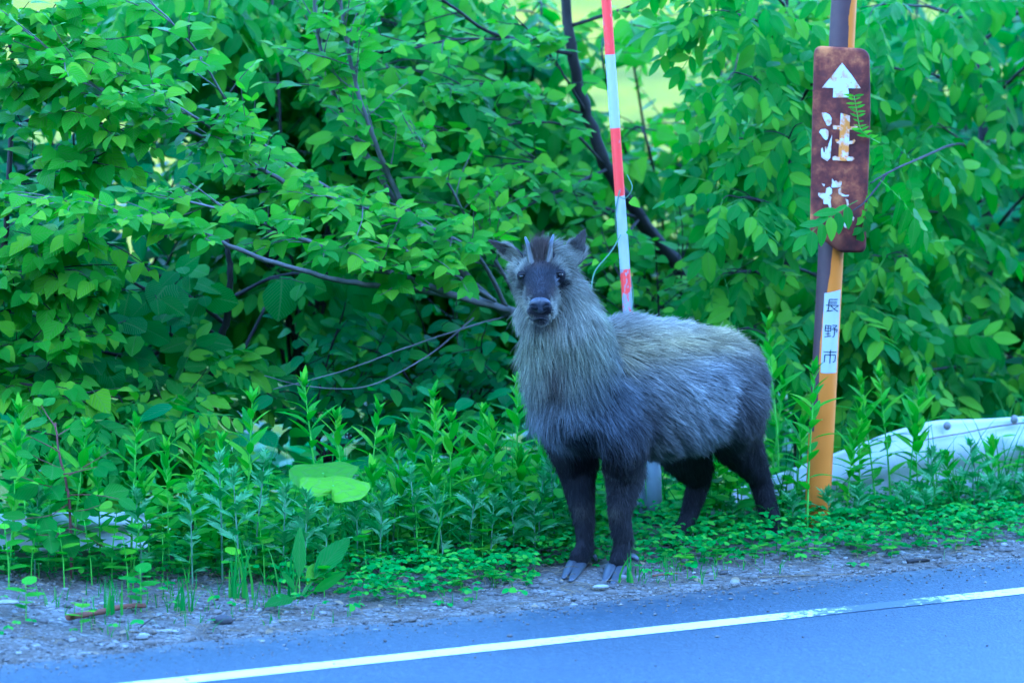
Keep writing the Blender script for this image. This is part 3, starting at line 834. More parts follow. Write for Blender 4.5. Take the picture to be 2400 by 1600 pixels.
def make_rail(name, path, heights, scale, tilt):
    """sweep the W profile along plan points; heights = centre height, scale = profile height factor"""
    sec = rail_section(); k = len(sec); V = []
    path = np.asarray(path)
    tang = np.gradient(path, axis=0); tang /= np.linalg.norm(tang, axis=1)[:, None]
    for i in range(len(path)):
        out = np.array([tang[i][1], -tang[i][0], 0.0])        # towards the road
        base = np.array([path[i][0], path[i][1], heights[i]])
        ct, st = math.cos(tilt[i]), math.sin(tilt[i])
        for a, b in sec:
            b2 = b * scale[i]
            V.append(base + out * (a * .6 * ct + b2 * st) + np.array([0, 0, b2 * ct - a * st]))
    V = np.array(V); m = len(path)
    outn = np.array([RDD[1], -RDD[0], 0])
    i = (np.arange(m - 1)[:, None] * k + np.arange(k - 1)[None]).reshape(-1)
    q = np.stack([i, i + k, i + k + 1, i + 1], 1)
    n = len(V)
    V2 = np.vstack([V, V - outn * .004])
    rim = [(r, r + 1, n + r + 1, n + r) for r in range(k - 1)] + [((m - 1) * k + r, n + (m - 1) * k + r, n + (m - 1) * k + r + 1, (m - 1) * k + r + 1) for r in range(k - 1)]
    rim += [(r * k, n + r * k, n + (r + 1) * k, (r + 1) * k) for r in range(m - 1)] + [(r * k + k - 1, (r + 1) * k + k - 1, n + (r + 1) * k + k - 1, n + r * k + k - 1) for r in range(m - 1)]
    return V2, np.vstack([q, q[:, ::-1] + n, np.array(rim)])

def rail_pts(samples, s, dens=50):
    """samples: (u, top v, bottom v) along the rail; returns plan path, centre heights, profile scale"""
    a = []
    for u, vt, vb in samples:
        pt = PS(u, vt, s); pb = PS(u, vb, s)
        a.append([pt[0], pt[1], (pt[2] + pb[2]) / 2, (pt[2] - pb[2]) / .31])
    a = smooth_line(np.array([r[:3] for r in a]), dens), np.interp(np.linspace(0, 1, dens), np.linspace(0, 1, len(a)), [r[3] for r in a])
    return a[0][:, :2], a[0][:, 2], a[1]

rail_r = tag(empty("guard_rail", PS(2300, 1150, 1.32)), "white steel guard rail whose sunken end slopes down behind the orange sign post", "guard rail")
pth, hts, scl = rail_pts([(1640, 1168, 1330), (1700, 1152, 1330), (1800, 1115, 1322), (1960, 1056, 1308), (2080, 1010, 1290), (2180, 984, 1278), (2300, 979, 1272), (2420, 972, 1262), (2600, 962, 1248), (3000, 940, 1215), (3600, 905, 1170)], 1.32, 70)
tl_ = np.full(len(pth), .10)
V, q = make_rail("x", pth, hts, scl, tl_)
mesh_obj("rail_beam", V - np.array(rail_r.location), q, MAT['rail'], rail_r)
def disc_bolt(parent, u, v, s, r):
    c = PS(u, v, s) - np.array(parent.location)
    out = np.array([RDD[1], -RDD[0], 0.0])
    g = Geo(); g.tube([c, c + out * .004, c + out * .007, c + out * .010], [r, r, r * .85, r * .3], 14)
    g.build("bolt", MAT['bolt'], parent)
for u, v in ((2219, 997), (2376, 982), (2398, 1068)):
    disc_bolt(rail_r, u, v, 1.275, .0125)
# the lapped outer sleeve over the beam's end: its lower edge is the dark seam that climbs to the right
g = Geo()
sl = [PS(u, v, 1.268) - np.array(rail_r.location) for u, v in ((2150, 1034), (2200, 1024), (2260, 1014), (2330, 1000), (2420, 988), (2560, 972))]
g.tube(smooth_line(sl, 24), .0022, 6)
M = Mat("seam_rust"); MAT['seam'] = M.done(M.pbsdf(M.mix(M.noise(M.obj(), 50.0), (0.05, 0.05, 0.06), (0.22, 0.14, 0.08)), 0.8, 0.2))
g.build("lap_seam", MAT['seam'], rail_r)
for u in (2700,):
    c = PS(u, 1240, 1.42) - np.array(rail_r.location); g = Geo()
    g.tube([c + [0, 0, -.4], c + [0, 0, .28]], .057, 16); g.build("rail_post", MAT['steel'], rail_r)

rail_l = tag(empty("guard_rail", PS(100, 1250, 1.36)), "buried white guard rail panel glimpsed through the leaves beside the gravel heap", "guard rail")
pth, hts, scl = rail_pts([(-900, 1230, 1345), (-400, 1215, 1325), (0, 1204, 1308), (150, 1200, 1304), (300, 1198, 1304), (338, 1200, 1306)], 1.36, 40)
V, q = make_rail("x", pth, hts, scl, np.full(len(pth), .05))
mesh_obj("rail_beam", V - np.array(rail_l.location), q, MAT['rail'], rail_l)

# grey post beside the marker pole
post = tag(empty("guard_post", P(1535, 1262, .70)), "short grey steel post beside the foot of the striped snow pole", "post")
g = Geo(); pl = np.array(post.location)
g.tube([P(1537, 1290, .70) - pl, P(1533, 1150, .70) - pl, P(1530, 1035, .70) - pl, P(1530, 1032, .70) - pl], [.0215, .0215, .0215, .019], 20)
g.build("post_tube", MAT['steel'], post)
g = Geo(); g.tube([P(1530, 1032, .70) - pl, P(1530, 1028, .70) - pl, P(1530, 1024, .70) - pl], [.0225, .0225, .012], 20); g.build("post_cap", MAT['steel'], post)

# striped snow marker pole
def worn_paint(name, c1, c2, bare, thr, scale=(60, 60, 22)):
    M = Mat(name); p = M.obj()
    w = M.noise(M.vmul(p, scale), 1.0, 6.0, 0.72)
    f = M.ramp(w, [(thr, 0.0), (thr + .03, 1.0)])
    c = M.mix(M.noise(p, 35.0, 4.0), c1, c2)
    return M.done(M.pbsdf(M.mix(f, c, bare), 0.5, 0.4, M.bump(f, 0.4, 0.002)))
MAT['pole_red'] = worn_paint("red_band_paint", (0.86, 0.035, 0.025), (0.80, 0.06, 0.05), (0.42, 0.24, 0.24), 0.60)
MAT['pole_white'] = worn_paint("white_band_paint", (0.42, 0.42, 0.405), (0.35, 0.355, 0.355), (0.24, 0.26, 0.27), 0.68)
MAT['pole_worn'] = worn_paint("flaked_band_paint", (0.80, 0.04, 0.03), (0.75, 0.06, 0.05), (0.26, 0.28, 0.31), 0.47, (28, 28, 14))
MAT['pole_flake'] = worn_paint("flaking_white_paint", (0.22, 0.235, 0.26), (0.18, 0.195, 0.23), (0.42, 0.42, 0.415), 0.52, (24, 24, 9))
pole = tag(empty("snow_marker_pole", P(1507, 1262, .75)), "red and white striped snow pole leaning behind the serow", "marker pole")
pl = np.array(pole.location)
def pole_pt(v):
    u = 1421 + (1471 - 1421) / 718.0 * v
    return P(u, v, .75) - pl
for name, v0, v1, m in (("white_band", -330, -150, 'pole_white'), ("red_band", -150, 128, 'pole_red'), ("white_band", 128, 300, 'pole_white'), ("red_band", 300, 459, 'pole_red'),
                        ("white_band", 459, 630, 'pole_white'), ("red_band", 630, 770, 'pole_worn'), ("white_band", 770, 1290, 'pole_flake')):
    g = Geo(); n = 12
    rr = np.linspace(.0136 + .0006 * (v0 / 700.), .0136 + .0006 * (v1 / 700.), n)
    g.tube([pole_pt(v0 + (v1 - v0) * k / (n - 1)) for k in range(n)], rr, 22, cap=v0 == -330 or v1 == 1290)
    o = g.build(name, MAT[m], pole)
    if m == 'pole_worn': o['label'] = "flaked red band with little paint left"

# sign post: orange paint over rusting steel
M = Mat("orange_post_paint")
p = M.obj(); xyz = M.sep(p)
nzz = M.noise(M.vmul(p, (18, 18, 5)), 1.0, 5.0, 0.65)
axis = M.math('MULTIPLY_ADD', xyz[2], 0.0520, -0.0122)                    # the post leans: its centre line at this height
side = M.math('SUBTRACT', xyz[0], axis)
up = M.math('MULTIPLY_ADD', xyz[2], 1.0, 0.0)
lim = M.math('ADD', M.math('MULTIPLY_ADD', nzz, 0.024, -0.041), M.ramp(xyz[2], [(0.30, 0.006), (0.36, 0.010), (0.62, 0.010), (0.70, 0.018), (0.9, 0.038), (1.0, 0.038)]))
lim = M.math('SUBTRACT', lim, M.math('MULTIPLY', M.math('LESS_THAN', xyz[2], 0.30), 0.035))
rustf = M.math('LESS_THAN', side, lim)
spots = M.ramp(M.noise(p, 42.0, 5.0, 0.7), [(0.69, 0.0), (0.73, 1.0)])
orange = M.mix(M.noise(p, 25.0, 4.0), (0.62, 0.160, 0.005), (0.54, 0.165, 0.012))
rust = M.mix(M.noise(p, 55.0, 5.0), (0.085, 0.038, 0.034), (0.05, 0.026, 0.028))
MAT['post_orange'] = M.done(M.pbsdf(M.mix(M.math('MAXIMUM', rustf, spots), orange, rust), 0.55, 0.35, M.bump(M.math('ADD', nzz, rustf), 0.3, 0.003)))
SIGN_Y = .66
sign = tag(empty("caution_sign", P(1923, 1262, SIGN_Y)), "rusty brown caution sign with white arrow on a leaning orange post", "road sign")
sl0 = np.array(sign.location)
def sp_pt(v, dy=0.0):
    u = 1975.5 - (1975.5 - 1933.0) / 818.0 * (v - 50)
    return P(u, v, SIGN_Y + dy) - sl0
g = Geo(); vs = np.linspace(-330, 1300, 40)
g.tube([sp_pt(v) for v in vs], [.0350] * 40, 32)
g.build("post", MAT['post_orange'], sign)

# pressed sheet-steel plate with rounded corners, the lower corner bent back
M = Mat("rusted_plate")
p = M.obj()
r1 = M.noise(p, 9.0, 6.0, 0.68); r2 = M.noise(p, 38.0, 6.0, 0.7); r3 = M.noise(p, 4.2, 3.0)
rc = M.ramp(r1, [(0.36, (0.050, 0.015, 0.013)), (0.47, (0.11, 0.026, 0.018)), (0.54, (0.21, 0.055, 0.026)), (0.64, (0.48, 0.16, 0.05))])
rc = M.mix(M.ramp(r2, [(0.50, 0.0), (0.72, 0.55)]), rc, (0.065, 0.026, 0.024))
rc = M.mix(M.ramp(r3, [(0.56, 0.0), (0.70, 0.55)]), rc, (0.40, 0.13, 0.06))
MAT['rust'] = M.done(M.pbsdf(rc, 0.75, 0.15, M.bump(r2, 0.35, 0.003)))
PLATE_Y = SIGN_Y - .052
def pw(u, v, dy=0.0): return P(u, v, PLATE_Y + dy) - sl0
def rounded(corners, rads, n=7):
    out = []; m = len(corners); c = np.asarray(corners, float)
    for i in range(m):
        a = c[i - 1]; b = c[i]; d = c[(i + 1) % m]
        u1 = (a - b) / np.linalg.norm(a - b); u2 = (d - b) / np.linalg.norm(d - b)
        p0 = b + u1 * rads[i]; p2 = b + u2 * rads[i]
        for t in np.linspace(0, 1, n): out.append((1 - t) ** 2 * p0 + 2 * t * (1 - t) * b + t * t * p2)
    return np.array(out)
outl = rounded([(1908, 107), (2038, 115), (2041, 260), (2029, 592), (1966, 592), (1935, 566), (1898, 548), (1902, 330)], [22, 26, 60, 16, 18, 10, 14, 60])
cen = outl.mean(0)
def inset(o, d):
    v = cen - o; L = np.linalg.norm(v, axis=1)[:, None]
    tang = np.roll(o, -1, 0) - np.roll(o, 1, 0); nn = np.stack([tang[:, 1], -tang[:, 0]], 1); nn /= np.maximum(1e-6, np.linalg.norm(nn, axis=1))[:, None]
    nn *= np.sign((nn * v).sum(1))[:, None]
    return o + nn * d
m = len(outl)
rings = [(outl, .036), (outl, .010), (inset(outl, 1.2), .0045), (inset(outl, 3.5), .0012), (inset(outl, 8), 0.0)]
V = []
for o, dy in rings:
    for (u, v) in o:
        bend = .05 * max(0, (v - 540) / 50) * max(0, (1960 - u) / 60) if v > 540 else 0
        wav = .0015 * math.sin(v * .03) + .001 * math.sin(u * .11 + v * .05)
        V.append(pw(u, v, dy + bend * .5 + (wav if dy < .009 else 0)))
q = []
for r in range(len(rings) - 1):
    for k in range(m): q.append((r * m + k, (r + 1) * m + k, (r + 1) * m + (k + 1) % m, r * m + (k + 1) % m))
V.append(pw(*cen)); ci = len(V) - 1
tris = [((len(rings) - 1) * m + k, ci, (len(rings) - 1) * m + (k + 1) % m) for k in range(m)]
# a finer fan keeps the face from looking creased
plate = mesh_obj("sign_plate", V, [np.array(q), np.array(tris)], MAT['rust'], sign)
for v in (170, 500):
    g = Geo(); c0 = sp_pt(v); g.tube([c0 + [-.04, -.005, 0], c0 + [.0, -.042, 0], c0 + [.04, -.005, 0]], .006, 8); g.build("bracket", MAT['steel'], sign)

# lettering on the plate: flat chips of old white paint, in the photograph's own worn shapes
def chipped(name, rust_lo, rust_hi, tint):
    M = Mat(name); p = M.obj()
    w = M.noise(p, 34.0, 6.0, 0.7)
    c = M.mix(M.ramp(w, [(rust_lo, 0.0), (rust_hi, 1.0)]), (0.55, 0.545, 0.51), tint)
    c = M.mix(M.ramp(M.noise(p, 75.0, 4.0), [(0.66, 0.0), (0.70, 1.0)]), c, (0.30, 0.12, 0.05))
    return M.done(M.pbsdf(c, 0.55, 0.35))
MAT['chip_white'] = chipped("old_white_paint", .47, .60, (0.48, 0.23, 0.09))
MAT['chip_rusty'] = chipped("rust_stained_paint", .38, .54, (0.58, 0.19, 0.02))
Z2 = lambda X, Y: (1880 + X / 2.958, 90 + Y / 2.958)
def decal(polys, name, mat):
    bm = bmesh.new()
    for pts in polys:
        vs = []
        for (X, Y) in pts:
            u, v = Z2(X, Y)
            wav = .0015 * math.sin(v * .03) + .001 * math.sin(u * .11 + v * .05)
            vs.append(bm.verts.new(pw(u, v, min(0, wav) - .0022)))
        f = bm.faces.new(vs)
    bm.normal_update()
    bmesh.ops.triangulate(bm, faces=bm.faces[:])
    me = bpy.data.meshes.new(name); bm.to_mesh(me); bm.free(); me.materials.append(MAT[mat])
    return link(bpy.data.objects.new(name, me), plate)
decal([[(277, 170), (300, 200), (340, 250), (375, 300), (408, 348), (318, 346), (324, 375), (322, 408), (270, 412), (214, 410), (216, 344), (138, 343), (190, 280), (235, 225)]], "arrow", 'chip_white')
decal([[(136, 515), (165, 517), (190, 530), (205, 555), (203, 590), (190, 606), (172, 606), (160, 578), (145, 550)],
       [(118, 650), (130, 632), (158, 627), (182, 640), (184, 672), (176, 698), (164, 706), (150, 694), (134, 672)],
       [(208, 668), (204, 720), (200, 775), (195, 828), (174, 852), (152, 838), (132, 822), (132, 764), (142, 754), (148, 790), (158, 792), (158, 752), (168, 752), (170, 775), (190, 715)]], "character", 'chip_white')
decal([[(268, 518), (300, 526), (332, 538), (330, 612), (358, 610), (378, 596), (390, 604), (380, 626), (354, 634), (328, 634), (326, 714), (346, 710), (362, 698), (370, 710), (356, 730), (324, 736), (320, 820), (352, 822), (364, 836), (344, 850), (280, 850), (212, 844), (210, 822), (228, 816), (252, 822), (256, 730), (240, 726), (228, 704), (240, 698), (258, 706), (262, 632), (216, 630), (212, 602), (262, 606)]], "character", 'chip_rusty')
decal([[(208, 972), (222, 992), (236, 986), (250, 1000), (262, 988), (276, 992), (268, 1032), (204, 1034)],
       [(134, 1006), (158, 1012), (152, 1030)],
       [(166, 1040), (190, 1030), (206, 1044), (208, 1074), (186, 1090), (204, 1100), (196, 1130), (202, 1160), (200, 1204), (188, 1180), (180, 1150), (150, 1148), (146, 1120), (112, 1090), (112, 1072), (164, 1074)],
       [(252, 1048), (272, 1030), (270, 1072), (300, 1088), (326, 1084), (322, 1094), (276, 1096), (252, 1076)],
       [(300, 1112), (318, 1120), (324, 1150), (316, 1190), (304, 1196), (310, 1150)],
       [(328, 1228), (342, 1224), (362, 1244), (356, 1264), (330, 1258)],
       [(222, 1276), (240, 1272), (244, 1306), (228, 1312), (218, 1300)],
       [(286, 1290), (296, 1274), (312, 1290), (322, 1306), (308, 1318), (294, 1310)]], "character", 'chip_white')

# the sticker round the post, with the name of the city
M = Mat("sticker_white"); MAT['sticker'] = M.done(M.pbsdf(M.mix(M.ramp(M.noise(M.obj(), 50.0, 5.0), [(0.60, 0.0), (0.75, 0.5)]), (0.42, 0.42, 0.41), (0.35, 0.31, 0.26)), 0.45, 0.4))
M = Mat("sticker_ink"); MAT['ink'] = M.done(M.pbsdf((0.020, 0.022, 0.035), 0.5, 0.3))
SR_ = .0350
def on_post(u, v, lift):
    c = sp_pt(v); d = P(u, v, SIGN_Y) - sl0
    x = np.clip((d - c)[0], -SR_ * .985, SR_ * .985)
    a = math.asin(x / SR_)
    return c + np.array([math.sin(a) * (SR_ + lift), -math.cos(a) * (SR_ + lift), 0])
top = [(1931, 684), (1940, 683), (1950, 681), (1958, 679), (1968, 677)]
bot = [(1922, 870), (1932, 871), (1941, 871), (1950, 871), (1958, 871)]
V = []; rows = 14
for r in range(rows):
    t = r / (rows - 1)
    for k in range(5):
        V.append(on_post(top[k][0] * (1 - t) + bot[k][0] * t, top[k][1] * (1 - t) + bot[k][1] * t, .0012))
i = (np.arange(rows - 1)[:, None] * 5 + np.arange(4)[None]).reshape(-1)
sticker = mesh_obj("city_sticker", V, np.stack([i, i + 5, i + 6, i + 1], 1), MAT['sticker'], sign)
Z3 = lambda X, Y: (1890 + X / 6.273, 650 + Y / 6.272)
def stroke_char(lines, name="character"):
    g = Geo()
    for ln_, w in lines:
        pts = []
        for a, b in zip(ln_[:-1], ln_[1:]):
            n = max(2, int(math.hypot(b[0] - a[0], b[1] - a[1]) / 16))
            pts += [(a[0] + (b[0] - a[0]) * k / n, a[1] + (b[1] - a[1]) * k / n) for k in range(n)]
        pts.append(ln_[-1]); pts = np.array(pts, float)
        t = np.gradient(pts, axis=0); t /= np.linalg.norm(t, axis=1)[:, None]; nn = np.stack([-t[:, 1], t[:, 0]], 1)
        V = []
        for pnt, nv in zip(pts, nn):
            for sgn in (-1, 1):
                q_ = pnt + nv * sgn * w / 2; V.append(on_post(*Z3(*q_), .0020))
        n = len(pts); i = np.arange(n - 1) * 2
        g.add(V, np.stack([i, i + 1, i + 3, i + 2], 1))
    g.build(name, MAT['ink'], sticker, smooth=False)
W_ = 15
stroke_char([([(326, 304), (446, 310)], W_), ([(322, 338), (440, 344)], 11), ([(318, 362), (438, 368)], 11), ([(326, 304), (312, 394)], W_), ([(278, 388), (462, 400)], 13),
             ([(318, 396), (306, 474)], W_), ([(282, 478), (372, 466)], 13), ([(346, 398), (386, 440), (450, 488)], 14), ([(452, 408), (396, 440)], 11)])
stroke_char([([(270, 684), (348, 690)], 12), ([(272, 684), (266, 768)], 13), ([(348, 690), (342, 772)], 13), ([(310, 688), (304, 848)], 12), ([(268, 726), (344, 730)], 11), ([(266, 766), (342, 772)], 12),
             ([(270, 806), (338, 810)], 11), ([(258, 852), (346, 840)], 13), ([(362, 684), (436, 690)], 12), ([(436, 690), (400, 728)], 12), ([(372, 710), (412, 742)], 11), ([(356, 744), (440, 750)], 12), ([(440, 750), (424, 790)], 11), ([(404, 748), (392, 846), (366, 858)], 13)])
stroke_char([([(342, 1044), (338, 1080)], 14), ([(242, 1072), (426, 1080)], 13), ([(262, 1112), (252, 1226)], 14), ([(262, 1114), (412, 1124)], 13), ([(412, 1124), (404, 1216), (372, 1226)], 14), ([(338, 1080), (330, 1242)], 14)])
# ------------------------------------------------------------------ leaves
def leaf_shape(kind):
    """(outline half-widths along 0..1, serration, fold, droop, side cup) of a unit-length leaf"""
    t = {
        'heart': ([0, .30, .40, .385, .31, .20, .09, 0], [0, .06, .18, .36, .54, .72, .88, 1.0], .0, .16, .22, .10),
        'ribbed': ([0, .24, .36, .40, .37, .29, .16, 0], [0, .08, .22, .42, .60, .76, .90, 1.0], .03, .12, .20, .08),
        'oval': ([0, .15, .25, .285, .265, .19, .09, 0], [0, .10, .25, .42, .60, .78, .92, 1.0], .0, .16, .25, .05),
        'lance': ([0, .07, .125, .14, .12, .085, .04, 0], [0, .12, .28, .45, .62, .78, .92, 1.0], .0, .22, .30, .0),
    }[kind]
    return t
def leaf_mesh_data(kind, rnd, curl=1.0):
    w, y, serr, fold, droop, cup = leaf_shape(kind)
    n = len(y); V = []; UV = []
    fold = fold * rnd.uniform(.6, 1.5); droop = droop * rnd.uniform(.3, 1.6) * curl; skew = rnd.uniform(-.06, .06)
    for i in range(n):
        for k in (-1, 0, 1):
            ww = w[i] * (1 + serr * (1 if i % 2 else -1) * 1.5) * rnd.uniform(.94, 1.06)
            x = k * ww + skew * y[i] ** 2
            yy = y[i] - (.05 * (1 if kind == 'heart' else 0)) * abs(k) * (i == 1)
            z = fold * abs(k) * ww - droop * y[i] ** 2 - cup * (abs(k) * ww) ** 2 * 3
            V.append((x, yy, z)); UV.append((.5 + k * .5 * (w[i] / max(w)), y[i]))
    Q = []
    for i in range(n - 1):
        a = i * 3
        Q += [(a, a + 1, a + 4, a + 3), (a + 1, a + 2, a + 5, a + 4)]
    return np.array(V), np.array(Q), np.array(UV)
def stalk(V, Q, UV, L):
    """a short stalk before the blade"""
    m = len(V); s = np.array([(-.012, -L, .02), (.012, -L, .02), (.010, .02, 0), (-.010, .02, 0)])
    return np.vstack([V, s]), np.vstack([Q, [(m, m + 1, m + 2, m + 3)]]), np.vstack([UV, np.full((4, 2), .5)])
def pinnate_data(rnd, pairs=5):
    """a compound leaf: leaflets hanging off a rachis of length 1"""
    G_V, G_Q, G_U = [], [], []; n = 0
    ys = np.linspace(0, 1, 9); zz = -.28 * ys ** 2
    for a, b in zip(range(8), range(1, 9)):
        V = np.array([(-.007, ys[a], zz[a]), (.007, ys[a], zz[a]), (.006, ys[b], zz[b]), (-.006, ys[b], zz[b])])
        G_V.append(V); G_Q.append(np.array([(0, 1, 2, 3)]) + n); G_U.append(np.full((4, 2), .5)); n += 4
    spots = [(.22 + .70 * i / (pairs - 1) + rnd.uniform(-.02, .02), sd) for i in range(pairs) for sd in (-1, 1)] + [(1.0, 0)]
    for y, sd in spots:
        V, Q, U = leaf_mesh_data('oval', rnd, .8)
        L = rnd.uniform(.30, .40) * (1 - .25 * abs(y - .6))
        V = V * L * np.array([.95, 1, 1])
        ang = -sd * rnd.uniform(.85, 1.15); dr = rnd.uniform(.35, .85)
        c, s = math.cos(ang), math.sin(ang)
        x = V[:, 0]; yy = V[:, 1] * math.cos(dr) ; zz_ = V[:, 2] - V[:, 1] * math.sin(dr)
        if sd == 0: yy = V[:, 1] * .85; zz_ = V[:, 2] - V[:, 1] * .5
        X = c * x - s * yy; Y = s * x + c * yy
        G_V.append(np.stack([X, Y + y, zz_ - .28 * y * y], 1)); G_Q.append(Q + n); G_U.append(U); n += len(V)
    return np.concatenate(G_V), np.concatenate(G_Q), np.concatenate(G_U)
def lobed_data(rnd, pairs=4):
    """mugwort leaf: deeply cut into narrow lobes"""
    G_V, G_Q, G_U = [], [], []; n = 0
    spots = [(.18 + .6 * i / pairs, sd, .46 * (1 - .35 * i / pairs)) for i in range(pairs) for sd in (-1, 1)] + [(.0, 0, 1.0)]
    for y, sd, L in spots:
        V, Q, U = leaf_mesh_data('lance', rnd, .6)
        L *= rnd.uniform(.85, 1.15)
        V = V * np.array([L * (.8 if sd else .7), L, L])
        ang = -sd * rnd.uniform(.55, .85); c, s = math.cos(ang), math.sin(ang)
        G_V.append(np.stack([c * V[:, 0] - s * V[:, 1], s * V[:, 0] + c * V[:, 1] + y, V[:, 2] - .15 * y * y], 1)); G_Q.append(Q + n); G_U.append(U); n += len(V)
    return np.concatenate(G_V), np.concatenate(G_Q), np.concatenate(G_U)

MAT['leaf_bright'] = leaf_material("heart_leaf", (0.070, 0.27, 0.006), (0.115, 0.33, 0.006), (0.19, 0.41, 0.006), (0.17, 0.58, 0.004), 6.0, .5, vein_amt=.6)
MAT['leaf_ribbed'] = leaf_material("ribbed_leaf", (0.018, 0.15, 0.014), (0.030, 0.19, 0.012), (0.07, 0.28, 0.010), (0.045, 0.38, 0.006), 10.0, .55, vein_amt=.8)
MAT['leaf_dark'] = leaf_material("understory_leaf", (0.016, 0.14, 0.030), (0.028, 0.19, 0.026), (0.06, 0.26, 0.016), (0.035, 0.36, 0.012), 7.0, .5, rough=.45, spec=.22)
MAT['leaf_pinnate'] = leaf_material("pinnate_leaf", (0.026, 0.145, 0.010), (0.048, 0.20, 0.008), (0.14, 0.34, 0.007), (0.09, 0.42, 0.005), 8.0, .5, vein_amt=.5)
MAT['leaf_weed'] = leaf_material("weed_leaf", (0.070, 0.29, 0.009), (0.105, 0.35, 0.009), (0.16, 0.42, 0.009), (0.15, 0.58, 0.006), 4.0, .8, tfac=.30, vein_amt=.2)
MAT['leaf_mugwort'] = leaf_material("mugwort_leaf", (0.12, 0.33, 0.10), (0.14, 0.36, 0.11), (0.19, 0.40, 0.15), (0.10, 0.42, 0.05), 3.0, .6, tfac=.25, vein_amt=.1)
MAT['leaf_cover'] = leaf_material("ground_cover_leaf", (0.035, 0.25, 0.026), (0.06, 0.30, 0.024), (0.11, 0.37, 0.018), (0.06, 0.45, 0.012), 4.0, .5, tfac=.30)
MAT['leaf_round'] = leaf_material("butterbur_leaf", (0.16, 0.38, 0.012), (0.17, 0.40, 0.012), (0.18, 0.41, 0.013), (0.20, 0.55, 0.01), 2.5, .2, tfac=.35, vein_amt=.4)
MAT['leaf_grass'] = leaf_material("grass_blade", (0.045, 0.21, 0.030), (0.06, 0.25, 0.032), (0.10, 0.29, 0.03), (0.06, 0.32, 0.014), 0.1, .1, tfac=.3, vein_amt=.05)
def bark_material(name, a, b, c):
    M = Mat(name); p = M.obj()
    n1 = M.noise(M.vmul(p, (40, 40, 14)), 1.0, 5.0); n2 = M.noise(p, 9.0, 4.0)
    col = M.mix(n1, a, b); col = M.mix(M.ramp(n2, [(0.5, 0.0), (0.7, 0.7)]), col, c)
    return M.done(M.pbsdf(col, 0.8, 0.25, M.bump(n1, 0.5, 0.004)))
MAT['bark_grey'] = bark_material("grey_bark", (0.075, 0.068, 0.063), (0.13, 0.122, 0.115), (0.18, 0.172, 0.165))
MAT['bark_dark'] = bark_material("dark_bark", (0.016, 0.013, 0.013), (0.034, 0.029, 0.027), (0.055, 0.049, 0.044))
MAT['bark_red'] = bark_material("red_stem", (0.12, 0.035, 0.04), (0.16, 0.06, 0.05), (0.10, 0.07, 0.05))
M = Mat("green_stem"); MAT['stem'] = M.done(M.pbsdf(M.mix(M.noise(M.obj(), 12.0), (0.10, 0.34, 0.02), (0.14, 0.40, 0.03)), 0.5, 0.4))
M = Mat("grey_green_stem"); MAT['stem_grey'] = M.done(M.pbsdf(M.mix(M.noise(M.obj(), 12.0), (0.09, 0.17, 0.09), (0.13, 0.22, 0.12)), 0.6, 0.3))

# leaf variants: 4 per species, mesh shared by every leaf object cut from it
VAR = {}
def species(key, maker, mat, n=4, stem=.14):
    out = []
    for k in range(n):
        r = random.Random(hash_key(key) + k)
        V, Q, U = maker(r)
        if stem: V, Q, U = stalk(V, Q, U, stem)
        out.append((V, Q, U, np_mesh(key + "_blade", V, Q, MAT[mat], U)))
    VAR[key] = (out, mat)
def hash_key(s): return sum((i + 1) * ord(c) for i, c in enumerate(s))
species('heart', lambda r: leaf_mesh_data('heart', r), 'leaf_bright', 5, .22)
species('ribbed', lambda r: leaf_mesh_data('ribbed', r), 'leaf_ribbed', 4, .10)
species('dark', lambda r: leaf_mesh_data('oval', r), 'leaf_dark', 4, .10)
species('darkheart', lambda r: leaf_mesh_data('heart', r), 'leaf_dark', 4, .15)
species('pinnate', lambda r: pinnate_data(r, r.choice([4, 5, 5, 6])), 'leaf_pinnate', 5, 0)
species('sapling', lambda r: leaf_mesh_data('ribbed', r), 'leaf_pinnate', 4, .12)
species('broad', lambda r: leaf_mesh_data('ribbed', r), 'leaf_weed', 4, .12)

def basis(d, n_hint):
    d = nrm(d); n = np.asarray(n_hint, float); n = n - d * (n @ d); n = nrm(n)
    return np.stack([np.cross(d, n), d, n], 1)     # columns: right, along, normal

rnd = random.Random(11)
def rv(s=1.0): return np.array([rnd.gauss(0, s), rnd.gauss(0, s), rnd.gauss(0, s)])

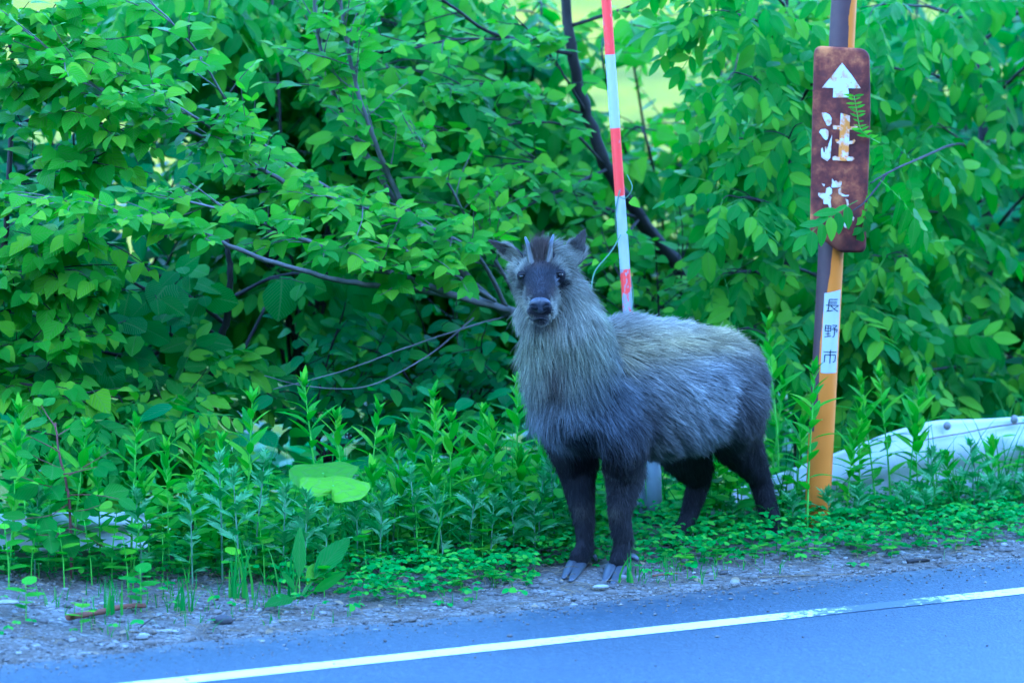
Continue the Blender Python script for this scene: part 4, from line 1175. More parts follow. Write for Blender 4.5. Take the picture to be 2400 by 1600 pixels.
class Plant:
    def __init__(self, name, label, cat, sp, bark, size, root, group=None, npart=300, trunk_name="trunk"):
        self.name, self.label, self.cat, self.sp, self.bark, self.size, self.root, self.group = name, label, cat, sp, bark, size, np.asarray(root, float), group
        self.geo = Geo(); self.leaves = []; self.npart = npart; self.trunk_name = trunk_name
    def leaf(self, p, d, n, size=None, var=None):
        s = (size or self.size) * rnd.uniform(.68, 1.2)
        self.leaves.append((p, basis(d, n) * s, rnd.randrange(len(VAR[self.sp][0])) if var is None else var))
    def limb(self, pts, r0, r1, n=None, jitter=.06, sides=7):
        L = smooth_line(pts, n or max(6, 5 * len(pts)))
        L[1:-1] += RNG.normal(0, r0 * .13, L[1:-1].shape)
        self.geo.tube(L, np.linspace(r0, r1, len(L)), sides, jitter=jitter)
        return L
    def sprig(self, p, d, L, r=.0022, gap=.030, first=.2, flat=.35, droop=.35, cam=.45):
        """a leafy twig: alternate leaves in one loose plane"""
        d = nrm(d); n = max(4, int(L / .035)); pts = [p]; q = np.array(p, float)
        for k in range(n):
            d = nrm(d + np.array([0, 0, -droop * .10]) + rv(.07)); q = q + d * (L / n); pts.append(q)
        pts = np.array(pts)
        self.geo.tube(pts, np.linspace(r, r * .4, len(pts)), 4, cap=False)
        t = first; side = rnd.choice((-1, 1)); arc = np.linspace(0, 1, len(pts))
        pl = nrm(np.array([0, 0, 1.0]) * .8 + TOCAM * cam * .6 + rv(.2))
        while t < 1.0:
            i = min(len(pts) - 2, int(t * (len(pts) - 1))); f = t * (len(pts) - 1) - i
            pos = pts[i] * (1 - f) + pts[i + 1] * f; ax = nrm(pts[i + 1] - pts[i])
            sd = nrm(np.cross(ax, pl)) * side
            ld = nrm(ax * rnd.uniform(.3, .8) + sd * rnd.uniform(.6, 1.0) + np.array([0, 0, -flat * rnd.uniform(0, 1.2)]) + rv(.12))
            self.leaf(pos + ld * self.size * .12, ld, np.array([0, 0, 1.0]) * .75 + TOCAM * cam * rnd.uniform(.2, 1.5) + rv(.28), self.size * (.75 + .4 * math.sin(math.pi * min(1, t + .15))))
            side = -side; t += gap / L * rnd.uniform(.7, 1.3)
        ax = nrm(pts[-1] - pts[-2])
        self.leaf(pts[-1], nrm(ax + np.array([0, 0, -flat * .6])), np.array([0, 0, 1.0]) + TOCAM * cam + rv(.2), self.size * .7)
    def bough(self, uvs, r0, r1, nspr, L=(.12, .30), start=.1, up=.15, fwd=.35, gap=.030, droop=.35, cam=.45, flat=.35, spread=1.0):
        pts = [PS(*a) for a in uvs]
        line = self.limb(pts, r0, r1)
        m = len(line)
        for k in range(nspr):
            t = start + (1 - start) * ((k + rnd.random()) / nspr)
            i = min(m - 2, int(t * (m - 1))); f = t * (m - 1) - i
            p = line[i] * (1 - f) + line[i + 1] * f; ax = nrm(line[i + 1] - line[i])
            sd = nrm(np.cross(ax, np.array([0, 0, 1.0]) + rv(.25))) * rnd.choice((-1, 1))
            d = ax * rnd.uniform(.3, 1.0) + sd * spread * rnd.uniform(.35, 1.0) + np.array([0, 0, up * rnd.uniform(-.6, 1.8)]) + TOCAM * fwd * rnd.uniform(-.4, 1.0)
            self.sprig(p, d, rnd.uniform(*L), gap=gap, droop=droop, cam=cam, flat=flat)
        self.sprig(line[-1], line[-1] - line[-2], rnd.uniform(*L), gap=gap, droop=droop, cam=cam, flat=flat)
        return line
PLANTS = []
def plant(*a, **k):
    p = Plant(*a, **k); PLANTS.append(p); return p
def to_ground(u, v, s):
    q = PS(u, v, s); q = np.array([q[0], q[1], float(ground_z(q[0], q[1])) - .04]); return q
# ------------------------------------------------------------------ shrubs and trees (boughs follow the photograph's branches)
# 1 the light green heart-leaved shrub sweeping out to the left
h = plant("spreading_shrub", "light green heart leaved shrub whose grey boughs sweep out beside the serow's head", "shrub", 'heart', 'bark_grey', .052, to_ground(1450, 900, 2.5))
rt = h.root
h.limb([rt, rt + [0, 0, .3], PS(1360, 800, 2.35), PS(1190, 726, 2.05)], .018, .013)
h.bough([(1190, 726, 2.05), (1060, 690, 1.95), (960, 655, 1.9), (880, 625, 1.8), (790, 585, 1.75), (700, 560, 1.72), (560, 500, 1.7), (430, 470, 1.7)], .012, .003, 39, (.10, .24), .25)
h.limb([PS(1230, 740, 2.12), PS(1100, 700, 2.05), PS(955, 676, 1.98)], .012, .0092)
h.bough([(955, 676, 1.98), (840, 665, 1.80), (720, 637, 1.68), (580, 594, 1.60), (480, 548, 1.58), (400, 522, 1.58), (250, 492, 1.6), (120, 470, 1.62)], .0090, .003, 30, (.10, .24), .50)
h.bough([(1190, 740, 2.3), (1080, 640, 2.15), (950, 560, 2.05), (830, 505, 2.0), (730, 462, 1.95), (600, 388, 1.9), (540, 350, 1.88), (400, 290, 1.85), (250, 222, 1.82), (95, 98, 1.8)], .011, .0025, 62, (.10, .28), .18)
h.bough([(600, 388, 1.9), (520, 330, 1.85), (480, 290, 1.82), (400, 240, 1.8), (330, 200, 1.8)], .005, .002, 18, (.10, .22), .1)
h.bough([(1100, 650, 2.3), (980, 520, 2.15), (870, 492, 2.1), (700, 400, 2.0), (560, 280, 1.95), (460, 120, 1.9), (350, 0, 1.9)], .008, .002, 22, (.10, .26), .25)
h.bough([(1000, 560, 2.2), (930, 450, 2.15), (860, 280, 2.1), (815, 110, 2.1), (795, -40, 2.1), (790, -200, 2.1)], .0085, .003, 31, (.10, .24), .2)
h.bough([(960, 520, 2.25), (820, 300, 2.2), (760, 150, 2.2), (735, 0, 2.2), (725, -160, 2.2)], .008, .003, 27, (.10, .24), .2)
h.bough([(1190, 725, 2.05), (1120, 600, 1.95), (1020, 540, 1.9), (900, 500, 1.85), (800, 470, 1.85)], .007, .002, 33, (.10, .24), .2)
h.bough([(1160, 705, 2.0), (1060, 640, 1.9), (1000, 600, 1.85), (940, 585, 1.8)], .006, .002, 18, (.08, .18), .2)
h.bough([(1230, 740, 2.2), (1180, 640, 2.1), (1120, 560, 2.1), (1050, 430, 2.1), (980, 330, 2.1)], .007, .002, 33, (.10, .26), .2)
h.limb([PS(1190, 740, 2.1), PS(1100, 765, 1.95), PS(950, 815, 1.9), PS(800, 870, 1.85), PS(640, 912, 1.8)], .0026, .0012)
h.limb([PS(1110, 745, 2.0), PS(1000, 835, 1.9), PS(860, 905, 1.85), PS(720, 905, 1.8), PS(620, 880, 1.8)], .0022, .001)

# 2 the leaning grey tree behind the striped pole
t = plant("leaning_tree", "slender grey tree leaning over behind the striped snow pole", "tree", 'heart', 'bark_dark', .050, to_ground(1800, 960, 2.8))
tr_l = t.limb([t.root, PS(1740, 860, 2.75), PS(1640, 700, 2.65), (PS(1560, 590, 2.6)), PS(1500, 512, 2.55), PS(1425, 395, 2.5), PS(1378, 270, 2.5), PS(1342, 130, 2.45), PS(1328, 0, 2.45), PS(1322, -200, 2.4)], .027, .013, 40, sides=10)
t.bough([(1326, -60, 2.45), (1290, -140, 2.4), (1300, -230, 2.35)], .006, .003, 16, (.14, .3), .05)
t.bough([(1324, -120, 2.45), (1380, -160, 2.35), (1430, -240, 2.3)], .006, .003, 14, (.14, .3), .1)
t.bough([(1345, 130, 2.45), (1240, 100, 2.4), (1140, 72, 2.35), (1040, 0, 2.3), (960, -60, 2.3)], .008, .003, 10, (.10, .22), .15)
t.bough([(1425, 395, 2.5), (1330, 300, 2.4), (1240, 288, 2.35), (1140, 300, 2.3), (1040, 306, 2.3)], .0045, .002, 9, (.08, .18), .2)
t.bough([(1345, 125, 2.45), (1220, 98, 2.4), (1080, 92, 2.3), (960, 115, 2.25), (850, 130, 2.2)], .005, .002, 16, (.10, .22), .15)
t.bough([(1340, 60, 2.45), (1420, 35, 2.35), (1490, 10, 2.3), (1600, -40, 2.3)], .006, .002, 7, (.10, .2), .4)
t.bough([(1378, 270, 2.5), (1330, 190, 2.4), (1290, 130, 2.4), (1200, 30, 2.3)], .005, .002, 6, (.08, .18), .3)
t.bough([(1425, 395, 2.5), (1330, 440, 2.35), (1260, 470, 2.3), (1180, 520, 2.2), (1100, 560, 2.2)], .005, .002, 18, (.10, .22), .1)
t.bough([(1378, 270, 2.5), (1280, 240, 2.45), (1180, 200, 2.4), (1080, 200, 2.4), (980, 220, 2.4)], .005, .002, 26, (.10, .26), .1)
t.bough([(1500, 512, 2.55), (1400, 480, 2.4), (1320, 420, 2.3), (1250, 380, 2.3), (1150, 400, 2.25)], .005, .002, 22, (.10, .24), .1)
t.bough([(1500, 512, 2.55), (1440, 580, 2.3), (1380, 620, 2.2), (1300, 640, 2.2)], .005, .002, 14, (.08, .2), .15)

# 3 big ribbed leaves in the shade at the left
r3 = plant("ribbed_leaf_bush", "dark stemmed bush with big ribbed leaves hanging in the shade left of the weeds", "bush", 'ribbed', 'bark_dark', .095, to_ground(440, 1060, 2.35))
r3.limb([r3.root, PS(450, 1000, 2.3), PS(490, 880, 2.25), PS(525, 770, 2.25), PS(540, 650, 2.2), PS(530, 560, 2.2)], .017, .007)
r3.bough([(500, 860, 2.47), (430, 800, 2.32), (330, 760, 2.22), (230, 740, 2.17), (120, 720, 2.17)], .007, .003, 9, (.12, .24), .2, gap=.05, flat=.75, cam=.9)
r3.bough([(530, 760, 2.47), (450, 700, 2.32), (360, 640, 2.22), (260, 600, 2.22), (150, 570, 2.22)], .007, .003, 9, (.12, .24), .2, gap=.05, flat=.75, cam=.9)
r3.bough([(540, 700, 2.42), (640, 650, 2.32), (720, 640, 2.27), (800, 640, 2.22)], .006, .003, 5, (.12, .22), .2, gap=.05, flat=.75, cam=.9)
r3.bough([(470, 920, 2.52), (380, 870, 2.32), (270, 830, 2.22), (150, 830, 2.17), (40, 860, 2.17)], .007, .003, 9, (.12, .24), .15, gap=.05, flat=.75, cam=.9)
r3.limb([PS(455, 980, 2.52), PS(560, 840, 2.62), PS(620, 720, 2.62)], .008, .004)
r3.bough([(520, 800, 2.47), (400, 700, 2.37), (310, 660, 2.32), (240, 560, 2.32), (220, 470, 2.32)], .006, .003, 8, (.12, .24), .2, gap=.05, flat=.7, cam=.8)

# 4 leafy shrub at the far left edge
f4 = plant("edge_shrub", "mid green shrub filling the edge of the verge furthest from the sign", "shrub", 'heart', 'bark_dark', .066, to_ground(-60, 1080, 2.4))
f4.limb([f4.root, PS(-40, 950, 2.3), PS(0, 700, 2.2), PS(20, 450, 2.2), PS(30, 150, 2.2)], .015, .006)
for i, (u0, v0, u1, v1, u2, v2) in enumerate([(0, 750, 60, 700, 150, 690), (10, 600, 90, 560, 200, 560), (20, 450, 100, 390, 210, 380), (25, 300, 120, 270, 240, 290), (-30, 880, 40, 820, 140, 800),
                                             (20, 500, -80, 420, -200, 400), (20, 250, -80, 150, -200, 120), (0, 650, 110, 630, 220, 650), (-20, 920, 60, 900, 160, 930), (0, 700, -120, 650, -260, 640), (25, 210, 90, 140, 190, 110), (28, 140, 70, 60, 150, 20), (28, 120, 0, 40, -60, -30), (26, 230, 130, 190, 250, 190)]):
    f4.bough([(u0, v0, 2.2), (u1, v1, 2.05), (u2, v2, 1.95)], .006, .002, 15, (.10, .24), .05, droop=.6, flat=.6)

# 5-7 the wood behind: shaded, out of focus
def back_bush(label, sp, u, s, vtop, width, size, n, name="thicket_bush", bark='bark_dark', seed=0, vb=900, lo=.15, gap=.045):
    b = plant(name, label, "bush", sp, bark, size, to_ground(u, vb + 100, s))
    for k in range(n):
        uu = u + width * rnd.uniform(-1, 1); t_ = lo + (1 - lo) * (k + rnd.random()) / n
        vv = vb + (vtop - vb) * t_
        mid = (u * .55 + uu * .45, (vv + vb) / 2 + 40, s + rnd.uniform(-.2, .2))
        b.bough([(u + rnd.uniform(-30, 30), vb, s), mid, (uu, vv, s + rnd.uniform(-.5, .5)), (uu + rnd.uniform(-120, 120), vv - rnd.uniform(-10, 70), s + rnd.uniform(-.5, .5))], .007, .002, 10, (.16, .34), .12, gap=gap, flat=.6, droop=.7)
    return b
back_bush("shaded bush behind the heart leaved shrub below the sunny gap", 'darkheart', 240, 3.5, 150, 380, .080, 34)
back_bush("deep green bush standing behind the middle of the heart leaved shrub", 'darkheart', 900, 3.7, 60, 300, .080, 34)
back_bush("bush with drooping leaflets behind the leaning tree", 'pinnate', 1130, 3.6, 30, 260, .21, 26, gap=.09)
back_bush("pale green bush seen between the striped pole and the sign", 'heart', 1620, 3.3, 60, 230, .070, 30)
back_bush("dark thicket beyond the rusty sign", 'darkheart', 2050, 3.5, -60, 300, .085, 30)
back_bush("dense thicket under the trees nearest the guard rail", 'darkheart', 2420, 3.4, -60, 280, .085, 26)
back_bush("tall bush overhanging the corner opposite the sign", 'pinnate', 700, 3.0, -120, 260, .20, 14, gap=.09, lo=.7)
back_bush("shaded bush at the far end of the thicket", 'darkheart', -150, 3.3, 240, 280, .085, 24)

back_bush("leafy bush past the far end of the buried rail", 'heart', -480, 2.8, 330, 260, .070, 20)
back_bush("leafy bush behind the guard rail's far stretch", 'heart', 2780, 2.9, 150, 260, .075, 22)
# low dark understory under the boughs
def understory(label, u, s, vb, pts, size, sp='dark', n=7, name="understory_shrub"):
    b = plant(name, label, "shrub", sp, 'bark_dark', size, to_ground(u, vb, s))
    for (uu, vv) in pts:
        b.bough([(u + rnd.uniform(-20, 20), vb - 30, s), ((u + uu) / 2 + rnd.uniform(-30, 30), (vb + vv) / 2 - 10, s + rnd.uniform(-.15, .1)), (uu, vv, s + rnd.uniform(-.3, .2))], .006, .002, n, (.10, .22), .35, gap=.034, flat=.45, cam=.55)
    return b
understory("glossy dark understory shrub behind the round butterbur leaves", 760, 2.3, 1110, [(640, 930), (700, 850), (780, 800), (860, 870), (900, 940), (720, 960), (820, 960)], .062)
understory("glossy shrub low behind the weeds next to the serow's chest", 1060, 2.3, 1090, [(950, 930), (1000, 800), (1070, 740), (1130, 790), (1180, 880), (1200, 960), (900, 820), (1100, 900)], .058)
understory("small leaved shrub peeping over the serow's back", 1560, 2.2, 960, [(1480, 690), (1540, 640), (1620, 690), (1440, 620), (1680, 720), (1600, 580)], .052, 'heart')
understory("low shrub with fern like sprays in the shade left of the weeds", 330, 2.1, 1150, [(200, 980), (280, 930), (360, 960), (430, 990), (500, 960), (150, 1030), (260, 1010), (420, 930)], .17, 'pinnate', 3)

# pinnate trees at the right
t8 = plant("pinnate_tree", "dark stemmed tree with hanging pinnate leaves beyond the guard rail", "tree", 'pinnate', 'bark_dark', .20, to_ground(2330, 1010, 2.3))
t8.limb([t8.root, PS(2325, 900, 2.3), PS(2318, 700, 2.3), PS(2312, 480, 2.3), PS(2305, 250, 2.35), PS(2298, 30, 2.4), PS(2295, -220, 2.4)], .022, .014, sides=9)
for (u0, v0, u1, v1, u2, v2, n) in [(2305, 260, 2200, 180, 2080, 160, 7), (2298, 60, 2190, 20, 2070, 10, 7), (2312, 480, 2200, 390, 2090, 350, 8), (2314, 560, 2210, 500, 2110, 500, 7), (2318, 690, 2200, 610, 2060, 600, 9),
                                   (2320, 760, 2190, 720, 2030, 700, 9), (2322, 850, 2200, 800, 2060, 790, 8), (2315, 560, 2420, 440, 2520, 400, 8), (2305, 260, 2400, 160, 2500, 120, 7), (2320, 760, 2410, 700, 2520, 690, 8),
                                   (2322, 880, 2400, 840, 2500, 850, 7), (2300, 100, 2400, 20, 2500, -40, 6), (2322, 900, 2260, 860, 2160, 870, 7), (2310, 400, 2250, 330, 2200, 290, 5)]:
    t8.bough([(u0, v0, 2.3), (u1, v1, 2.05 + rnd.uniform(-.2, .1)), (u2, v2, 1.75 + rnd.uniform(-.2, .2))], .007, .002, n, (.06, .16), .15, gap=.07, flat=.6, droop=.8, cam=.7)
t8.limb([PS(2420, 960, 1.9), PS(2380, 935, 1.9), PS(2330, 915, 2.0), PS(2290, 880, 2.1)], .011, .008)
t9 = plant("pinnate_tree", "pinnate leaved tree hanging its sprays between the striped pole and the sign", "tree", 'pinnate', 'bark_dark', .19, to_ground(1880, 1000, 2.2))
t9.limb([t9.root, PS(1860, 880, 2.15), PS(1845, 680, 2.1), PS(1850, 420, 2.1), PS(1840, 150, 2.1), PS(1850, -150, 2.1)], .014, .007)
for (u0, v0, u1, v1, u2, v2, n) in [(1845, 700, 1780, 640, 1700, 640, 6), (1848, 560, 1790, 480, 1720, 460, 6), (1850, 420, 1780, 340, 1720, 320, 6), (1845, 260, 1780, 190, 1720, 170, 6), (1842, 130, 1790, 60, 1720, 30, 6), (1845, 20, 1780, -50, 1700, -80, 5),
                                   (1855, 820, 1800, 770, 1730, 770, 7), (1850, 620, 1900, 640, 1960, 660, 5), (1855, 800, 1920, 740, 1990, 720, 6), (1850, 480, 1830, 380, 1860, 300, 5), (1858, 880, 1780, 850, 1700, 850, 5), (1850, 300, 1900, 200, 1960, 160, 4), (1858, 880, 1960, 840, 2040, 850, 6)]:
    t9.bough([(u0, v0, 2.1), (u1, v1, 1.85 + rnd.uniform(-.15, .1)), (u2, v2, 1.65 + rnd.uniform(-.1, .2))], .006, .002, n, (.06, .15), .15, gap=.07, flat=.6, droop=.8, cam=.7)
# sprays that reach over the sign
o = t8
o.limb([PS(2312, 440, 2.3), PS(2260, 340, 1.8), PS(2160, 370, 1.25), PS(2080, 405, 1.02), PS(2040, 430, .93)], .005, .0018)
o.limb([PS(2080, 405, 1.02), PS(2030, 470, .93), PS(1990, 500, .91)], .003, .0015)
for (u, v, s, du, dv, sz) in [(2010, 470, .915, -170, 85, .20), (2060, 420, .98, 90, 70, .18), (2110, 395, 1.1, 40, 110, .19), (2040, 440, .96, -20, 110, .15), (2150, 370, 1.2, 80, 60, .19), (2060, 300, 1.15, 20, 90, .15), (2075, 400, 1.02, -55, 45, .12), (2090, 330, 1.2, 60, 50, .17), (2050, 340, 1.0, -40, 40, .10), (2130, 420, 1.05, 30, 120, .18)]:
    d = PS(u + du, v + dv, s - .03) - PS(u, v, s)
    o.leaf(PS(u, v, s), d, np.array([0, -.8, .6]) + rv(.15), sz)
# ------------------------------------------------------------------ shrubs to objects: the leaves that show are parts, the rest one mass
def finish_plants():
    cell = 15; W, H = 2400 // cell, 1600 // cell
    zb = np.full((H, W), 1e9); own = np.full((H, W), -1, np.int64); flat = []
    for pi, b in enumerate(PLANTS):
        for li, (p, B, var) in enumerate(b.leaves):
            c = p + B[:, 1] * .5
            u, v, z = project(c)
            idx = len(flat); flat.append((pi, li, u, v, z, np.linalg.norm(B[:, 1])))
            if 0 <= u < 2400 and 0 <= v < 1600:
                rad = int(max(0, F_PIX / z * np.linalg.norm(B[:, 1]) * .22 / cell))
                cu, cv_ = int(u / cell), int(v / cell)
                a0, a1, b0, b1 = max(0, cv_ - rad), min(H, cv_ + rad + 1), max(0, cu - rad), min(W, cu + rad + 1)
                blk = zb[a0:a1, b0:b1] > z
                zb[a0:a1, b0:b1][blk] = z; own[a0:a1, b0:b1][blk] = idx
    shown = {}
    ids, cnt = np.unique(own[own >= 0], return_counts=True)
    for i, c in zip(ids, cnt):
        pi, li = flat[i][0], flat[i][1]
        shown.setdefault(pi, []).append((c * 1.0, li))
    total = 0
    for pi, b in enumerate(PLANTS):
        root = tag(empty(b.name, b.root), b.label, b.cat, b.group)
        off = np.array(b.root)
        g = b.geo
        V = np.concatenate(g.V) - off
        f = ([np.concatenate(g.Q)] if g.Q else []) + ([np.concatenate(g.T)] if g.T else [])
        mesh_obj(b.trunk_name, V, f, MAT[b.bark], root, np.concatenate(g.UV))
        pick = set(li for _, li in sorted(shown.get(pi, []), reverse=True)[:b.npart])
        vs, mat = VAR[b.sp]
        VV, QQ, UU, n = [], [], [], 0
        for li, (p, B, var) in enumerate(b.leaves):
            tv, tq, tu, tm = vs[var]
            if li in pick:
                o = bpy.data.objects.new("leaf", tm)
                M4 = np.eye(4); M4[:3, :3] = B; M4[:3, 3] = p - off
                o.matrix_local = Matrix(M4.tolist())
                COL.objects.link(o); o.parent = root
                total += 1
            else:
                VV.append(tv @ B.T + (p - off)); QQ.append(tq + n); UU.append(tu); n += len(tv)
        if VV:
            tag(mesh_obj("foliage", np.concatenate(VV), np.concatenate(QQ), MAT[mat], root, np.concatenate(UU)), kind='stuff')
    return total, len(flat)
print("leaf parts / leaves", finish_plants())
# ------------------------------------------------------------------ weeds along the verge
species('lance', lambda r: leaf_mesh_data('lance', r), 'leaf_weed', 4, 0)
species('lobed', lambda r: lobed_data(r, r.choice([3, 4, 4])), 'leaf_mugwort', 4, 0)
species('dock', lambda r: leaf_mesh_data('lance', r, 1.2), 'leaf_pinnate', 3, .3)

def put_part(name, me, root, p, B):
    o = bpy.data.objects.new(name, me); M4 = np.eye(4); M4[:3, :3] = B; M4[:3, 3] = p
    o.matrix_local = Matrix(M4.tolist()); COL.objects.link(o); o.parent = root
    return o
def weed_proto(name, kind, h, seed):
    r = random.Random(seed); root = empty(name)
    lean = np.array([r.uniform(-.10, .10), r.uniform(-.10, .10), 0])
    pts = smooth_line([[0, 0, -.02], lean * h * .2 + [0, 0, h * .4], lean * h * .7 + [0, 0, h * .75], lean * h + [0, 0, h]], 14)
    g = Geo(); g.tube(pts, np.linspace(.0036, .0016, 14) * (h / .45) ** .5, 6, cap=False)
    g.build("stem", MAT['stem' if kind != 'mugwort' else 'stem_grey'], root)
    az = r.uniform(0, 6.28)
    if kind == 'goldenrod':
        n = int(12 + h * 20); sp = 'lance'
        spec = [(.24 + .73 * (k / n) ** .85, (.100 * math.sin(math.pi * min(1, .30 + .60 * k / n)) * r.uniform(.75, 1.15)), 1.15 - .75 * (k / n)) for k in range(n)]
        spec += [(.985, r.uniform(.035, .06), r.uniform(.12, .5)) for _ in range(7)]
    elif kind == 'mugwort':
        n = int(9 + h * 16); sp = 'lobed'
        spec = [(.14 + .82 * k / n, (.085 * math.sin(math.pi * min(1, .35 + .5 * k / n)) * r.uniform(.8, 1.15)), 1.1 - .65 * (k / n)) for k in range(n)]
        spec += [(.985, r.uniform(.03, .05), r.uniform(.1, .45)) for _ in range(4)]
    else:
        n = int(5 + h * 22); sp = 'broad'
        spec = [(.25 + .72 * k / n, r.uniform(.035, .058), 1.35 - .35 * (k / n)) for k in range(n)]
    vs, _ = VAR[sp]
    for t, L, ang in spec:
        i = min(12, int(t * 13)); f = t * 13 - i; p = pts[i] * (1 - f) + pts[i + 1] * f
        a = az; az += 2.399 + r.uniform(-.3, .3)
        ang = min(1.5, max(.08, ang + r.uniform(-.15, .15)))
        d = np.array([math.cos(a) * math.sin(ang), math.sin(a) * math.sin(ang), math.cos(ang)])
        put_part("leaf", r.choice(vs)[3], root, p, basis(d, np.array([0, 0, 1.0]) - d * .2 + np.array([math.cos(a), math.sin(a), 0]) * (-.6 if ang < .7 else 0)) * L * np.array([[1.0, 1, 1]]))
    return root, h
def copy_thing(root):
    c = root.copy(); COL.objects.link(c)
    for ch in root.children:
        k = ch.copy(); COL.objects.link(k); k.parent = c
    return c
GOLD = [(-60, 980, 1.5), (60, 965, 1.5), (165, 1010, 1.25), (305, 1000, 1.2), (235, 1075, 1.3), (395, 1060, 1.3), (455, 1030, 1.45), (572, 935, 1.35), 
        (755, 903, 1.42), (812, 985, 1.35), (852, 962, 1.3), (905, 1035, 1.3), (962, 1010, 1.4), (1003, 965, 1.25), (1030, 932, 1.35), (1052, 985, 1.15), (1092, 1040, 1.3), (1130, 972, 1.35), (1168, 1010, 1.2), (1212, 900, 1.3), (1250, 985, 1.45), (1285, 1050, 1.4),
        (1395, 1120, 1.2), (1655, 1030, 1.30), (1682, 1062, 1.2), (1735, 1090, 1.35), (1775, 965, 1.45), (1828, 770, 1.32), (1803, 905, 1.36), (1868, 1000, 1.2), (1893, 878, .96),
        (1985, 1030, 1.05), (2016, 975, 1.12), (2155, 1000, 1.1), (2230, 1070, 1.08), (2330, 1050, 1.12), (2058, 895, 1.14), (2092, 880, 1.17), (2128, 902, 1.13), (2420, 1000, 1.15), (2480, 940, 1.15),
        (20, 1040, 1.25), (110, 1085, 1.3), (350, 1130, 1.2), (520, 1040, 1.25), (870, 1110, 1.15), (930, 1130, 1.1), (1015, 1100, 1.15), (1145, 1090, 1.15), (1235, 1090, 1.2),
        ]
MUG = [(520, 1085, 1.15), (598, 1078, 1.15), (560, 1120, 1.05), (450, 1150, 1.1), (660, 1160, 1.05), (715, 1165, 1.0), (760, 1210, .97), (838, 1165, 1.05), (918, 1078, 1.12), (975, 1115, 1.02), (890, 1150, 1.0), (1040, 1160, 1.0), (1100, 1150, 1.02), (1150, 1180, .98), (1205, 1150, 1.05), (1262, 1125, 1.1), (1300, 1085, 1.15), (1255, 1190, 1.0),
       (1720, 1180, 1.1), (1795, 1190, 1.0), (1858, 1170, .98), (1945, 1160, .98), (2005, 1150, 1.0), (2125, 1150, .98), (2185, 1070, 1.0), (2285, 1050, 1.02), (2345, 1130, .98), (2390, 1120, 1.02), (2320, 1130, .96), (2160, 1160, .95), (2440, 1060, 1.05), (330, 1170, 1.15), (80, 1170, 1.2), (-40, 1150, 1.25)]
BROAD = [(30, 1120, 1.3), (90, 1210, 1.2), (130, 1140, 1.35), (380, 1200, 1.15), (440, 1215, 1.15), (620, 1210, 1.05), (980, 1185, 1.0), (1130, 1215, .98), (1120, 1130, 1.2), (1740, 1150, 1.2), (1830, 1140, 1.25), (1900, 1180, 1.1), (2370, 1060, 1.12), (2050, 1190, .95), (1662, 1120, 1.2), (1700, 1100, 1.22), (1762, 1125, 1.2), (1800, 1085, 1.25), (1845, 1105, 1.22), (1880, 1120, 1.15), (1850, 1160, 1.05), (1960, 1120, 1.1), (2000, 1085, 1.15), (2250, 1110, 1.05), (1690, 1215, 1.05), (330, 1330, .85), (560, 1290, 1.0), (860, 1240, .95),
         (60, 1360, .85), (190, 1400, .7), (760, 1325, .82), (930, 1410, .66), (1010, 1200, 1.1), (300, 1250, 1.05), (70, 1215, 1.12), (150, 1235, 1.1), (215, 1220, 1.12), (260, 1190, 1.15), (310, 1215, 1.1), (20, 1225, 1.1), (1610, 1312, .70), (1680, 1290, .72), (1770, 1302, .68), (1850, 1288, .70), (1925, 1292, .66), (2010, 1284, .66), (2090, 1288, .62), (2170, 1272, .66), (2240, 1280, .62), (2330, 1266, .66), (1160, 1338, .74), (1080, 1352, .72), (1700, 1255, .84)]
ORD = ["first", "second", "third", "fourth", "fifth", "sixth", "seventh", "eighth", "ninth", "tenth", "eleventh", "twelfth", "thirteenth", "fourteenth", "fifteenth", "sixteenth", "seventeenth", "eighteenth", "nineteenth", "twentieth", "twenty-first", "twenty-second", "twenty-third", "twenty-fourth", "twenty-fifth"]
ZONES = [(-999, 690, "left of the big round leaves"), (690, 1300, "between the round leaves and serow"), (1300, 1900, "between serow and orange post"), (1900, 9999, "right of the orange post")]
def sow(lst, name, kind, heights, phrase, cat, group):
    protos = [weed_proto(name, kind, h, 31 * i + len(kind)) for i, h in enumerate(heights)]
    used = set(); items = []
    for (u, v, s) in lst:
        top = PS(u, v, s); gz = float(ground_z(top[0], top[1])); h = max(.05, top[2] - gz)
        items.append((u, top, gz, h))
    items.sort(key=lambda a: a[0])
    counts = {}
    for (u, top, gz, h) in items:
        k = min(range(len(protos)), key=lambda i: abs(math.log(protos[i][1] / h)) + rnd.uniform(0, .25))
        o = protos[k][0] if k not in used else copy_thing(protos[k][0]); used.add(k)
        sc = h / protos[k][1]
        o.scale = (sc ** .6, sc ** .6, sc); o.rotation_euler = (rnd.gauss(0, .04), rnd.gauss(0, .04), rnd.uniform(0, 6.28))
        o.location = (top[0], top[1], gz)
        z = next(i for i, (a, b, _) in enumerate(ZONES) if a <= u < b)
        counts[z] = counts.get(z, 0) + 1
        size = "tall" if h > .36 else ("knee high" if h > .2 else "short")
        tag(o, f"{size} {phrase}, {ORD[counts[z] - 1]} from the left {ZONES[z][2]}", cat, group)
    for i, (p_, _) in enumerate(protos):
        if i not in used:
            for c in list(p_.children): bpy.data.objects.remove(c)
            bpy.data.objects.remove(p_)
sow(GOLD, "goldenrod_weed", 'goldenrod', [.62, .48, .42, .36, .30, .24, .20], "lance leaved green weed", "weed", "lance leaved weeds along the verge")
sow(MUG, "mugwort_plant", 'mugwort', [.34, .28, .22, .17, .13], "feathery grey green mugwort", "weed", "mugwort plants along the verge")
sow(BROAD, "broadleaf_seedling", 'broad', [.26, .19, .13, .09], "broad leaved seedling", "seedling", "broad leaved seedlings on the verge")

